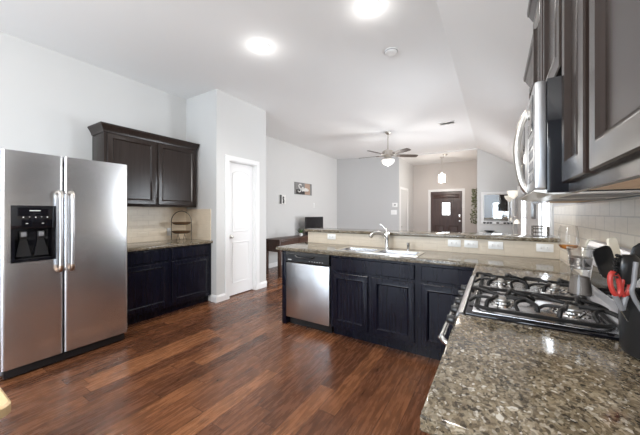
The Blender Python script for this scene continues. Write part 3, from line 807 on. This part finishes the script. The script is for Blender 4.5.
# ------------------------------------------------------------------ right upper cabinets
CX = .20; CZ0 = 1.39; CT = 2.42
def upper(label, y0, y1, z0, z1, doors, x=CX, name='wall_cabinet', open_bottom=True):
    t = thing(name, label, 'cabinet', (XR, (y0+y1)/2, z0))
    m = MB()
    m.box(x+.018, XR-.012, y0, y1, z0+(.022 if open_bottom else 0), z1)
    m.box(x, x+.018, y0, y1, z0, z1)                       # face frame with bottom lip
    m.build('carcass', M_cab, t, smooth=False)
    if open_bottom: MB().box(x+.018, XR-.013, y0, y1, z0+.008, z0+.0215).build('underside', M_cabin, t, 'pale plywood underside')
    for (a, b) in doors: front(MB(), fnx(x), a, b, z0+.032, z1-.035, stile=.062).build('door', M_cab, t)
    return t


n1 = upper('tall dark wall cabinet at the right edge of the photo above the foreground worktop', .36, .885, CZ0, CT, [(.385, .862)])
n2 = upper('narrow dark wall cabinet between the microwave and the right edge cabinet', .886, 1.185, CZ0, CT, [(.908, 1.168)])
n3 = upper('short dark wall cabinet above the microwave', 1.187, 1.995, 1.782, CT, [(1.21, 1.575), (1.61, 1.97)], open_bottom=False)
n4 = upper('dark wall cabinet beyond the microwave with lower crown near the bar', 1.998, 2.62, CZ0, 2.285, [(2.02, 2.30), (2.32, 2.60)], x=.235)
def cprof(z): return [(0, z-.03), (.008, z-.028), (.012, z-.01), (.02, z+.008), (.032, z+.04), (.040, z+.05), (.042, z+.075), (0, z+.075)]
crown(MB(), [(CX, .36, -1, 0), (CX, 1.995, -1, 1), (XR-.012, 1.995, 0, 1)], cprof(CT)).build('crown_moulding', M_cab, n3, smooth=False)
crown(MB(), [(.235, 1.999, -1.2, 0), (.235, 2.62, -1.2, 1), (XR-.012, 2.62, 0, 1)], cprof(2.285)).build('crown_moulding', M_cab, n4, smooth=False)

# microwave
mw = thing('microwave', 'stainless over-the-range microwave with black side and curved handle', 'microwave', (.32, 1.59, 1.39))
MY0, MY1, MZ0, MZ1, MX = 1.192, 1.985, 1.395, 1.775, .147
MB().box(MX, XR-.012, MY0, MY1, MZ0, MZ1, .002).build('body', M_gloss, mw, 'black side panels')
m = MB(); m.box(MX-.036, MX, 1.415, MY1-.002, MZ0+.012, MZ1-.002, .008); md = m.build('door', M_steelm, mw, 'brushed steel door')
MB().box(MX-.0375, MX-.0355, 1.52, MY1-.07, MZ0+.08, MZ1-.07, .0008).build('window', M_gloss, md, 'dark door glass')
m = MB(); m.box(MX-.034, MX, MY0+.001, 1.412, MZ0+.012, MZ1-.002, .008); mp = m.build('control_panel', M_steelm, mw, 'steel control panel')
m = MB(); m.box(MX-.036, MX-.0335, MY0+.035, 1.385, 1.62, 1.74, .0008); m.build('display', M_gloss, mp)
for i in range(3):
    for j in range(4): MB().box(MX-.0358, MX-.0335, MY0+.045+i*.045, MY0+.08+i*.045, 1.44+j*.042, 1.468+j*.042, .0006).build('button', M_grey, mp)
m = MB(); hy = 1.436; hp = [(MX-.030, hy, MZ1-.03), (MX-.050, hy, MZ1-.065), (MX-.063, hy, MZ1-.12), (MX-.070, hy, (MZ0+MZ1)/2), (MX-.063, hy, MZ0+.11), (MX-.050, hy, MZ0+.05), (MX-.030, hy, MZ0+.016)]
m.tube(smoothpath(hp, 6), .0125, 12, up=(0, 1, 0), flat=.8); m.build('handle', M_nickel, md, 'curved silver handle')
m = MB(); m.prism([(MX-.03, MY0+.02, MZ0+.012), (MX-.034, MY0+.02, MZ0+.006), (MX+.02, MY0+.02, MZ0-.005), (.42, MY0+.02, MZ0-.005), (.46, MY0+.02, MZ0)], (0, MY1-MY0-.04, 0))
m.build('vent_base', M_nickel, mw, 'grey metal base with vents', smooth=False)
for ya in (1.27, 1.66): MB().box(MX+.08, .40, ya, ya+.26, MZ0-.0065, MZ0-.0045).build('grease_filter', M_grey, mw)

# ------------------------------------------------------------------ things on the right counters
# utensil crock
KX, KY = .400, 1.188
ck = MB(); ck.lathe((KX, KY, .915), [(.070, 0), (.078, .004), (.082, .02), (.086, .17), (.087, .178), (.083, .180), (.079, .176), (.076, .02), (.04, .012)], 36)
ck = ck.build('utensil_crock', M_black); tag(ck, 'black utensil crock full of cooking tools on the foreground worktop', 'crock')


def shaft(m, a, b, r0=.006, r1=.006): m.tube([Vector(a), Vector(a).lerp(Vector(b), .5), Vector(b)], [r0, (r0+r1)/2, r1], 10); return m


base = Vector((KX, KY, .945))
def plate(m, c, ax, wd, L, Wd, th, taper=1.0, slots=0):
    """rounded blade along ax, width along wd"""
    ax = Vector(ax).normalized(); wd = (Vector(wd)-ax*Vector(wd).dot(ax)).normalized(); nn = ax.cross(wd); pts = []
    for k in range(24):
        q = 2*PI*k/24; cx, sx = math.cos(q), math.sin(q); e = .45
        u = math.copysign(abs(cx)**e, cx)*L/2; v = math.copysign(abs(sx)**e, sx)*Wd/2*(1+(taper-1)*(.5+u/L))
        pts.append(Vector(c)+ax*u+wd*v)
    m.rings([[p-nn*th*.5 for p in pts], [p+nn*th*.5 for p in pts]]); return m


camr = Vector((math.cos(TH), math.sin(TH), 0)); camf = Vector((-math.sin(TH), math.cos(TH), 0))
# slotted turner, leaning left
a = base+Vector((.005, .03, 0)); bq = P(612, 290, .86); cq = P(603, 262, .86)
t = thing('spatula', 'black turner leaning left out of the utensil crock', 'spatula', tuple(a))
shaft(MB(), a, bq, .006, .006).build('handle', M_black, t)
ax = (P(600, 248, .86)-P(610, 278, .86)); m = MB(); plate(m, P(605.5, 262, .86), ax, camr+Vector((0, 0, .25)), ax.length*1.0, .052, .004, 1.15); m.build('blade', M_black, t)
# pasta server with teeth
a = base+Vector((.02, -.02, 0)); bq = P(629, 288, .80); hc = P(629, 268, .80)
t = thing('pasta_server', 'black pasta server with teeth standing in the utensil crock', 'utensil', tuple(a))
shaft(MB(), a, bq, .006, .007).build('handle', M_black, t)
m = MB(); L = []
for k, (r, d) in enumerate([(.012, -.045), (.024, -.03), (.031, 0), (.028, .025), (.016, .038)]):
    L.append([hc+camr*(r*math.cos(2*PI*i/20))+Vector((0, 0, d))+camf*(.018*math.sin(2*PI*i/20)*(r/.03)) for i in range(20)])
m.rings(L)
for k in range(7):
    q = -.1+k*.95/6*1.0
    st = hc+Vector((0, 0, .030-k*.010))-camr*(.018+.006*math.sin(k/6*PI)); m.tube(smoothpath([st, st-camr*.016+Vector((0, 0, .006)), st-camr*.024+Vector((0, 0, .004))-camf*.008], 3), [.0045]*5+[.003]*2, 8)
m.build('head', M_black, t)
# red and grey handled shears
a = base+Vector((-.02, .01, 0)); pv = P(622, 306, .80)
t = thing('kitchen_shears', 'kitchen shears with red and grey loop handles in the utensil crock', 'scissors', tuple(a))
m = MB(); plate(m, (Vector(a)+pv)/2, pv-Vector(a), camr, (pv-Vector(a)).length, .022, .004); m.build('blades', M_chrome, t)
for (du, sgn) in ((-6, -1), (5, 1)):
    c0 = P(621+du, 284, .80); lp = [c0+camr*(.013*math.cos(2*PI*k/18)+sgn*.006*math.sin(2*PI*k/18))+Vector((0, 0, .033*math.sin(2*PI*k/18))) for k in range(18)]
    h = MB().tube(lp, .0062, 8, closed=True).build('loop', M_red, t, 'red loop handle')
    MB().tube([pv+Vector((0, 0, -.01)), c0+Vector((0, 0, -.033))], .007, 8).build('stem', M_grey, t)
# cream spatula behind
a = base+Vector((.02, .03, 0)); c0 = P(613, 256, .95)
t = thing('silicone_spatula', 'cream silicone spatula behind the black turner in the crock', 'spatula', tuple(a))
shaft(MB(), a, c0, .005, .005).build('handle', M_cream, t)
m = MB(); plate(m, P(614, 250, .95), P(611, 238, .95)-P(617, 264, .95), camr, .085, .032, .008); m.build('blade', M_cream, t)
# steel ladle handle and a black spoon at the frame edge
a = base+Vector((.01, -.04, 0)); c0 = P(636, 262, .77)
t = thing('steel_whisk', 'grey handled tool between the shears and the frame edge in the crock', 'utensil', tuple(a))
m = MB(); m.tube(smoothpath([a, P(635, 300, .77), P(634, 282, .77), c0], 4), .0055, 10); m.build('handle', M_grey, t)
a = base+Vector((.04, -.03, 0)); c0 = P(642, 258, .80)
t = thing('serving_spoon', 'black spoon at the right edge of the utensil crock', 'spoon', tuple(a))
shaft(MB(), a, P(641, 275, .8), .006, .006).build('handle', M_black, t)
m = MB(); L = []
for (r, d, e) in [(.006, -.045, 0), (.022, -.03, 0), (.030, 0, .006), (.022, .03, .004), (.006, .042, 0)]:
    L.append([c0+camr*(r*math.cos(2*PI*i/16))+Vector((0, 0, d))+camf*(.007*math.sin(2*PI*i/16)+e) for i in range(16)])
m.rings(L).build('bowl', M_black, t)

# tall glass mill standing on the back of the cooktop
gx_, gy_ = .328, 1.705; gz = RZ+.0455
pm = thing('glass_grinder', 'tall clear glass grinder with flared top standing on the range grate', 'grinder', (gx_, gy_, gz))
m = MB(); m.lathe((gx_, gy_, gz), [(.040, 0), (.045, .004), (.041, .035), (.034, .075), (.033, .10), (.036, .118)], 28); m.build('jar', M_glass, pm)
m = MB(); m.lathe((gx_, gy_, gz+.003), [(.040, 0), (.037, .035), (.030, .075), (.01, .08)], 24); m.build('contents', M_pepper, pm, 'dark peppercorns inside')
m = MB(); m.lathe((gx_, gy_, gz+.115), [(.034, 0), (.037, .003), (.0375, .012), (.036, .014), (.038, .018), (.042, .05), (.040, .052)], 28); m.build('collar', M_cup, pm, 'grey metal collar')
m = MB(); m.lathe((gx_, gy_, gz+.168), [(.040, 0), (.048, .040), (.046, .040), (.038, .002)], 28); m.build('cup', M_glass, pm)
m = MB(); m.tube([(gx_+.047*math.cos(2*PI*k/28), gy_+.047*math.sin(2*PI*k/28), gz+.208) for k in range(28)], .0018, 6, closed=True); m.build('rim', M_nickel, pm)

# goblet in the corner
wx, wy, wz = .420, 2.50, .915
wg = thing('wine_glass', 'tall stemmed glass holding amber liquid in the backsplash corner', 'glass', (wx, wy, wz))
m = MB(); m.lathe((wx, wy, wz), [(.045, 0), (.044, .003), (.008, .010), (.0045, .03), (.0045, .150), (.012, .162), (.040, .172), (.054, .195), (.057, .225), (.053, .28), (.046, .325)], 32, cap1=False); m.build('glass', M_glass, wg)
m = MB(); m.lathe((wx, wy, wz), [(.010, .164), (.039, .174), (.050, .190), (.051, .194)], 28); m.build('amber_drink', M_amber, wg)

# wire basket on bar top
bk = MB(); bx0, bx1, by0, by1, bz0 = .31, .43, 3.36, 3.50, 1.1025
for z in (0, .035, .07, .095):
    bk.tube([(bx0, by0, bz0+z), (bx1, by0, bz0+z), (bx1, by1, bz0+z), (bx0, by1, bz0+z)], .0028, 6, closed=True)
for k in range(5):
    for q in (by0, by1): bk.cyl((bx0+k*(bx1-bx0)/4, q, bz0), (bx0+k*(bx1-bx0)/4, q, bz0+.095), .0022, n=6)
    for q in (bx0, bx1): bk.cyl((q, by0+k*(by1-by0)/4, bz0), (q, by0+k*(by1-by0)/4, bz0+.095), .0022, n=6)
bk.box(bx0, bx1, by0, by1, bz0-.002, bz0+.002)
bk = bk.build('wire_basket', M_wire); tag(bk, 'small dark wire basket on the right end of the bar top', 'basket')

# ------------------------------------------------------------------ ceiling fixtures
def can(x, y, label):
    t = thing('recessed_light', label, 'ceiling light', (x, y, ZC), 'recessed ceiling downlights')
    m = MB(); m.lathe((x, y, ZC-.006), [(.098, .006), (.095, 0), (.078, .001), (.074, .0055)], 32, False, False); m.build('trim_ring', M_plate, t)
    m = MB(); m.lathe((x, y, ZC-.003), [(.074, .0), (.03, -.0015), (.002, -.002)], 32); m.build('lens', M_can, t)
    return t


c0 = can(-2.19, 2.29, 'glowing recessed downlight over the middle of the kitchen floor')
CANS = [(-.94, 2.36, 'glowing recessed downlight at the top edge of the photo nearer the range')]
for x, y, lb in CANS: dup(c0, (x+2.19, y-2.29, 0), lb)
for x, y in [(-2.19, 2.29)]+[(a, b) for a, b, _ in CANS]:
    d = bpy.data.lights.new('can_bulb', 'SPOT'); d.energy = CAN_POWER; d.spot_size = 2.6; d.spot_blend = .8; d.shadow_soft_size = .07; d.color = (1, .97, .93)
    o = bpy.data.objects.new('can_bulb', d); COL.objects.link(o); o.location = (x, y, ZC-.03)
    d = bpy.data.lights.new('can_glow', 'POINT'); d.energy = 1.3; d.shadow_soft_size = .05; d.color = (1, .98, .95)
    o = bpy.data.objects.new('can_glow', d); COL.objects.link(o); o.location = (x, y, ZC-.11)
sd = thing('smoke_detector', 'round white smoke detector on the kitchen ceiling', 'smoke detector', (-1., 3.125, ZC))
m = MB(); m.lathe((-1., 3.125, ZC), [(.072, 0), (.072, -.012), (.064, -.026), (.058, -.03), (.03, -.036), (.004, -.038)], 32); m.build('body', M_plate, sd)
m = MB(); m.lathe((-1., 3.125, ZC-.012), [(.0735, 0), (.0735, -.004), (.07, -.005)], 32, False, False); m.build('vent_ring', M_grey, sd)
vt = thing('ceiling_vent', 'white rectangular air vent in the living room ceiling', 'vent', (-.833, 6.236, ZC))
m = MB(); m.cells([-.99, -.97, -.70, -.68], [6.14, 6.16, 6.31, 6.33], [(i, j) for i in range(3) for j in range(3) if (i, j) != (1, 1)], ZC-.012, ZC-.0005, .002); m.build('frame', M_plate, vt)
MB().box(-.97, -.70, 6.16, 6.31, ZC-.003, ZC-.001).build('dark_backing', M_photo_d, vt)  # dark sheet standing in for the shade behind the louvres
for k in range(5):
    y = 6.165+k*.03; MB().prism([(-.97, y+.014, ZC-.003), (-.97, y+.018, ZC-.003), (-.97, y+.004, ZC-.011), (-.97, y, ZC-.011)], (.27, 0, 0)).build('louvre', M_plate, vt)
f2 = thing('ceiling_sensor', 'small round detector on the foyer ceiling beside the pendant', 'smoke detector', (-1.33, 9.55, ZC))
m = MB(); m.lathe((-1.33, 9.55, ZC), [(.07, 0), (.07, -.02), (.05, -.035), (.005, -.038)], 24); m.build('body', M_nickel, f2)

# ceiling fan
fxc, fyc = -2.061, 6.224
fan = thing('ceiling_fan', 'brushed nickel five-blade ceiling fan with frosted light bowl in the living room', 'ceiling fan', (fxc, fyc, ZC))
m = MB(); m.lathe((fxc, fyc, ZC), [(.068, 0), (.066, -.02), (.045, -.05), (.018, -.065)], 28); m.build('canopy', M_nickel, fan)
m = MB(); m.cyl((fxc, fyc, ZC-.06), (fxc, fyc, 2.74), .012, n=14); m.build('downrod', M_nickel, fan)
m = MB(); m.lathe((fxc, fyc, 0), [(.02, 2.76), (.05, 2.75), (.11, 2.73), (.125, 2.70), (.125, 2.63), (.10, 2.60), (.075, 2.585), (.085, 2.56), (.085, 2.535)], 36); m.build('motor', M_nickel, fan)
m = MB(); m.lathe((fxc, fyc, 0), [(.085, 2.535), (.135, 2.53), (.145, 2.515), (.130, 2.47), (.09, 2.43), (.045, 2.41), (.012, 2.405)], 36); m.build('light_bowl', M_fanglass, fan, 'frosted white glass bowl')
m = MB(); m.lathe((fxc, fyc, 0), [(.014, 2.408), (.016, 2.395), (.006, 2.38)], 14); m.build('finial', M_nickel, fan)
for k in range(5):
    q = math.radians(6+72*k)+TH; u = Vector((math.cos(q), math.sin(q), 0)); v = Vector((-u.y, u.x, 0)); c = Vector((fxc, fyc, 2.625))
    m = MB(); outl = []
    prof = [(.20, .048), (.26, .055), (.45, .064), (.62, .066), (.685, .055), (.70, .03)]
    pts = [(r, h) for r, h in prof]+[(r, -h) for r, h in prof[::-1]]
    tl = -.22
    lo = [c+u*r+v*h+Vector((0, 0, h*tl)) for r, h in pts]; hi = [p+Vector((0, 0, .008)) for p in lo]
    m.rings([lo, hi]); bl = m.build('blade', M_fanblade, fan, 'dark brown blade')
    m = MB(); m.tube(smoothpath([c+u*.10+Vector((0, 0, .01)), c+u*.15+Vector((0, 0, -.008)), c+u*.20+Vector((0, 0, -.003)), c+u*.27+Vector((0, 0, -.003))], 4), [.014]*4+[.011]*4+[.016]*5, 10); m.build('blade_iron', M_nickel, bl)
d = bpy.data.lights.new('fan_bulb', 'POINT'); d.energy = FAN_POWER; d.shadow_soft_size = .2; d.color = (1, .97, .92)
o = bpy.data.objects.new('fan_bulb', d); COL.objects.link(o); o.location = (fxc, fyc, 2.27)

# foyer pendant
px0, py0 = -1.481, 9.953
pd = thing('pendant_light', 'small white glass pendant lamp hanging in the foyer', 'pendant lamp', (px0, py0, ZC))
m = MB(); m.lathe((px0, py0, ZC), [(.065, 0), (.06, -.02), (.01, -.03)], 24); m.build('canopy', M_nickel, pd)
m = MB(); m.cyl((px0, py0, ZC-.03), (px0, py0, 2.62), .009, n=8); m.build('cord', M_nickel, pd)
m = MB(); m.lathe((px0, py0, 0), [(.015, 2.64), (.035, 2.60), (.10, 2.575), (.105, 2.55), (.105, 2.34), (.09, 2.325), (.02, 2.32)], 28); m.build('shade', M_glow, pd, 'glowing white glass shade')
m = MB(); m.lathe((px0, py0, 0), [(.02, 2.32), (.016, 2.295), (.004, 2.285)], 12); m.build('finial', M_nickel, pd)
d = bpy.data.lights.new('pendant_bulb', 'POINT'); d.energy = FOYER_POWER; d.shadow_soft_size = .12; d.color = (1, .9, .8)
o = bpy.data.objects.new('pendant_bulb', d); COL.objects.link(o); o.location = (px0, py0-.1, 2.2)

# ------------------------------------------------------------------ living room and foyer things
# desk
dk = thing('writing_desk', 'dark brown wooden desk along the living room wall beyond the pantry', 'desk', (-4.0, 5.2, 0))
kx0, kx1, ky0, ky1 = -4.22, -3.80, 4.52, 5.85
MB().box(kx0-.01, kx1+.01, ky0-.02, ky1+.02, .74, .765, .004).build('desk_top', M_desk, dk)
MB().box(kx0+.01, kx1-.01, ky0+.02, ky1-.02, .50, .74, .002).build('apron', M_desk, dk)
for y0 in (ky0+.06, 5.20):
    dr = front(MB(), fx(kx1-.01), y0, y0+.58, .53, .72, th=.012, flat=True).build('drawer', M_desk, dk)
    MB().lathe_ax((kx1+.002, y0+.29, .625), (1, 0, 0), [(.008, 0), (.008, .012), (.016, .018), (.012, .026)], 12).build('knob', M_nickel, dr)
for x in (kx0, kx1-.06):
    for y in (ky0, ky1-.06): MB().box(x, x+.06, y, y+.06, 0, .742, .003).build('leg', M_desk, dk)
# potted plant on the desk
pp = thing('potted_plant', 'tiny green plant in a white pot on the far end of the desk', 'plant', (-4.0, 5.55, .766))
pc = Vector((-4.0, 5.55, .766))
m = MB(); m.lathe(pc, [(.03, 0), (.036, .003), (.042, .07), (.038, .07), (.035, .06)], 20); m.build('pot', M_plate, pp)
m = MB()
for k in range(26):
    q = random.random()*2*PI; el = random.uniform(.2, 1.3); dv = Vector((math.cos(q)*math.cos(el), math.sin(q)*math.cos(el), math.sin(el))); s0 = pc+Vector((0, 0, .06)); e0 = s0+dv*random.uniform(.09, .15)
    sd_ = dv.cross(Vector((0, 0, 1))).normalized()*.014; md_ = s0.lerp(e0, .55); nn = sd_.cross(dv).normalized()*.003
    m.rings([[s0+nn, s0-nn, s0-nn*1.01], [md_+sd_, md_-sd_, md_+nn], [e0, e0+nn*.5, e0-nn*.5]])
m.build('leaves', M_leaf, pp, angle=80)
# tv on a low stand
tv = thing('television', 'black flat television behind the left end of the bar', 'television', (-4.28, 6.60, .5))
MB().box(-4.32, -4.285, 6.17, 7.06, .56, 1.215, .006).build('housing', M_black, tv)
MB().box(-4.2855, -4.283, 6.185, 7.045, .58, 1.20).build('screen', M_tv, tv)
MB().box(-4.42, -4.20, 6.42, 6.82, .501, .515, .004).build('foot', M_black, tv); MB().box(-4.32, -4.29, 6.56, 6.68, .51, .58).build('neck', M_black, tv)
ts = thing('tv_stand', 'low dark wooden stand under the television', 'stand', (-4.3, 6.6, 0))
MB().box(-4.55, -4.12, 5.98, 7.28, .46, .50, .004).build('top', M_desk, ts); MB().box(-4.53, -4.14, 6.0, 7.26, .08, .46, .003).build('body', M_desk, ts)
for x in (-4.5, -4.2):
    for y in (6.04, 7.18): MB().box(x, x+.05, y, y+.05, 0, .085).build('leg', M_desk, ts)
# wall art: horizontal sign and small print
sg = thing('wall_sign', 'wide wall sign with white script lettering on the living room wall', 'sign', (XV, 6.5, 2.0))
MB().box(XV+.001, XV+.028, 6.09, 6.90, 1.835, 2.165, .003).build('board', M_photo_g, sg)
MB().box(XV+.028, XV+.030, 6.13, 6.54, 1.845, 1.97).build('dark_print', M_photo_d, sg, 'dark lower left patch')
MB().box(XV+.028, XV+.030, 6.54, 6.80, 1.845, 2.155).build('tan_print', M_photo_t, sg, 'tan right patch')
def script(m, pts, y0, z0, s): m.tube(smoothpath([(XV+.034, y0+a*s, z0+b*s) for a, b in pts], 6), .016, 6)
m = MB()
script(m, [(.75, .95), (.45, 1.05), (.2, .85), (.35, .62), (.6, .45), (.6, .18), (.25, .08), (0, .22)], 6.20, 1.885, .22)
script(m, [(0, .3), (.25, .5), (.4, .25), (.2, .08), (.05, .25), (.4, .2), (.55, .1), (.65, .45), (.75, .1), (.85, .45), (.95, .1), (1.1, .4), (1.2, .12), (1.4, .3)], 6.38, 1.915, .24)
m.build('lettering', M_photo_w, sg, 'white script letters')
ph = thing('photo_print', 'small black and white print on the living room wall nearer the pantry', 'picture', (XV, 5.57, 1.66))
MB().box(XV+.001, XV+.03, 5.45, 5.69, 1.55, 1.785, .002).build('canvas', M_photo_w, ph)
MB().box(XV+.030, XV+.032, 5.455, 5.52, 1.555, 1.78).build('dark_band', M_photo_d, ph)
m = MB(); m.tube(smoothpath([(XV+.032, 5.58, 1.57), (XV+.032, 5.60, 1.64), (XV+.032, 5.575, 1.69), (XV+.032, 5.60, 1.73)], 4), [.03]*5+[.022]*4+[.03]*4, 8, up=(1, 0, 0), flat=.15); m.build('figure', M_photo_d, ph)
def switch(name, label, c, half, n, tgl, cat='switch'):
    """plate at c, half width hw along tangent"""
    t = thing(name, label, cat, tuple(c)); n = Vector(n); tn = Vector((-n.y, n.x, 0)); up = Vector((0, 0, 1)); c = Vector(c); hw, hh = half
    q = lambda a, b, d: [c+n*d-tn*a-up*b, c+n*d+tn*a-up*b, c+n*d+tn*a+up*b, c+n*d-tn*a+up*b]
    MB().rings([q(hw, hh, .0005), q(hw, hh, .005), q(hw-.003, hh-.003, .007)]).build('cover_plate', M_plate, t)
    MB().rings([q(tgl[0], tgl[1], .006), q(tgl[0], tgl[1], .011)]).build('rocker' if cat == 'switch' else 'display', M_photo_w if cat == 'switch' else M_photo_g, t)
    return t
switch('light_switch', 'white light switch on the living room wall right of the sign', (XV, 7.05, 1.545), (.04, .075), (1, 0, 0), (.015, .035))
gp = lambda x: GA+gd*((x-GA.x)/gd.x)
c = gp(-2.80); switch('thermostat', 'white thermostat on the grey far wall', (c.x, c.y, 1.585), (.085, .07), -gn, (.03, .02), 'thermostat')
c = gp(-2.83); switch('light_switch', 'white double switch plate under the thermostat on the grey wall', (c.x, c.y, 1.34), (.095, .075), -gn, (.05, .04))

# hanging greenery on the foyer back wall
vn = thing('hanging_vine', 'long trailing dry green vine hanging on the foyer wall beside the front door', 'vine', (-.60, 11.14, 2.1))
m = MB(); st = [(-.60+.03*math.sin(k*1.3), 11.165, 2.12-k*.09) for k in range(14)]; m.tube(smoothpath(st, 3), .006, 6); m.build('stem', M_vine, vn)
m = MB()
for k in range(170):
    z = 2.15-random.random()*1.2; c = Vector((-.60+random.uniform(-.09, .10)*(1.0 if z > 1.3 else 1.5), 11.12+random.uniform(-.05, .045), z)); q = random.random()*2*PI
    dv = Vector((math.cos(q), random.uniform(-.6, .2), math.sin(q))).normalized(); sd_ = dv.cross(Vector((.2, 1, .1))).normalized()*.018
    a0, e0 = c-dv*.035, c+dv*.035; nn = sd_.cross(dv).normalized()*.002
    m.rings([[a0+nn, a0-nn, a0-nn*1.01], [c+sd_, c-sd_, c+nn], [e0, e0+nn*.5, e0-nn*.5]])
lv = m.build('leaves', M_vine, vn, angle=80); lv['kind'] = 'stuff'

# mirror with hooks
mi = thing('wall_mirror', 'large white framed mirror with dark hooks on the wall right of the foyer', 'mirror', (.07, 9.09, 1.45))
mx0, mx1, mz0, mz1 = -.333, .455, 1.015, 1.895; fwid = .075
m = MB(); yb_ = 9.098
ring = lambda i, y: [(mx0+i, y, mz0+i), (mx1-i, y, mz0+i), (mx1-i, y, mz1-i), (mx0+i, y, mz1-i)]
m.rings([ring(0, yb_), ring(0, yb_-.03), ring(.008, yb_-.038), ring(fwid-.012, yb_-.032), ring(fwid, yb_-.018), ring(fwid, yb_)], False, False); m.build('frame', M_white, mi)
MB().box(mx0+fwid-.005, mx1-fwid+.005, yb_-.016, yb_-.004, mz0+fwid-.005, mz1-fwid+.005).build('glass', M_mirror, mi)
for x in (-.25, -.17, -.10, .06, .22, .30, .38):
    m = MB(); m.box(x-.03, x+.03, yb_-.05, yb_-.035, mz0+.015, mz0+.055, .004); m.tube(smoothpath([(x, yb_-.045, mz0+.03), (x, yb_-.09, mz0+.015), (x, yb_-.10, mz0+.05)], 4), .008, 8); m.build('hook', M_black, mi)
# console and bowl under the mirror
co = thing('console_table', 'narrow white console table beneath the mirror', 'table', (0, 8.9, 0))
MB().box(-.36, .30, 8.74, 9.07, .745, .785, .004).build('table_top', M_white, co); MB().box(-.32, .26, 8.77, 9.05, .66, .745).build('apron', M_white, co)
for x in (-.33, .23):
    for y in (8.76, 9.01): MB().box(x, x+.045, y, y+.045, 0, .745, .003).build('leg', M_white, co)
m = MB(); m.lathe((-.13, 8.9, .786), [(.05, 0), (.06, .004), (.12, .045), (.128, .06), (.12, .058), (.05, .012)], 28); bo = m.build('bowl', M_black); tag(bo, 'shallow black bowl on the white console table', 'bowl')
# torchiere lamp
lx, ly = .360, 8.0
tl = thing('floor_lamp', 'silver torchiere floor lamp with frosted bowl and small reading shade near the mirror', 'floor lamp', (lx, ly, 0))
m = MB(); m.lathe((lx, ly, 0), [(.13, 0), (.13, .015), (.10, .025), (.02, .035)], 28); m.build('base', M_nickel, tl)
m = MB(); m.cyl((lx, ly, .03), (lx, ly, 1.67), .012, n=12); m.build('pole', M_nickel, tl)
m = MB(); m.lathe((lx, ly, 0), [(.02, 1.66), (.04, 1.67), (.045, 1.69), (.08, 1.72), (.112, 1.78), (.122, 1.84), (.114, 1.84), (.09, 1.745), (.03, 1.70)], 30); m.build('lamp_shade', M_shade, tl, 'glowing frosted bowl shade')
m = MB(); m.tube(smoothpath([(lx, ly, 1.20), (lx+.03, ly-.09, 1.24), (lx+.06, ly-.20, 1.17)], 4), .007, 8); m.build('reading_arm', M_nickel, tl)
m = MB(); m.lathe((lx+.06, ly-.20, 0), [(.015, 1.175), (.03, 1.165), (.068, 1.08), (.063, 1.08), (.02, 1.155)], 22); m.build('reading_shade', M_shade, tl, 'small cream reading shade')
d = bpy.data.lights.new('torchiere_bulb', 'SPOT'); d.energy = 6; d.spot_size = 2.7; d.spot_blend = .6; d.shadow_soft_size = .08; d.color = (1, .96, .9)
o = bpy.data.objects.new('torchiere_bulb', d); COL.objects.link(o); o.location = (lx, ly, 1.86); o.rotation_euler = (PI, 0, 0)
# small grey frame on right wall
pf = thing('picture_frame', 'small grey picture frame on the right wall beyond the bar', 'picture', (XR, 5.3, 1.37))
MB().box(XR-.02, XR-.001, 5.10, 5.50, 1.24, 1.50, .003).build('frame', M_photo_g, pf); MB().box(XR-.022, XR-.0195, 5.13, 5.47, 1.27, 1.47).build('print', M_grey, pf)

# pale table at lower left
tb = thing('dining_table', 'pale wood table with white legs, its corner at the lower left', 'table', (-1.75, -.2, 0))
m = MB(); tx0, tx1, ty0, ty1 = -2.3, -1.243, -.75, .233; R = .03; out = []
for (cx, cy, st) in ((tx1-R, ty1-R, 0), (tx0+R, ty1-R, 1), (tx0+R, ty0+R, 2), (tx1-R, ty0+R, 3)):
    for k in range(6): q = (st+k/5)*PI/2; out.append((cx+R*math.cos(q), cy+R*math.sin(q)))
def off(i, z): return [(x+(i if x < -1.77 else -i), y+(i if y < -.25 else -i), z) for x, y in out]
m.rings([off(.006, .712), off(0, .718), off(0, .744), off(.006, .75)]); m.build('table_top', M_pale, tb)
for x in (tx0+.04, tx1-.09):
    for y in (ty0+.04, ty1-.085): MB().box(x, x+.06, y, y+.06, 0, .712, .004).build('leg', M_white, tb, 'white leg')
MB().box(tx0+.06, tx1-.05, ty0+.06, ty1-.05, .65, .712).build('apron', M_white, tb)
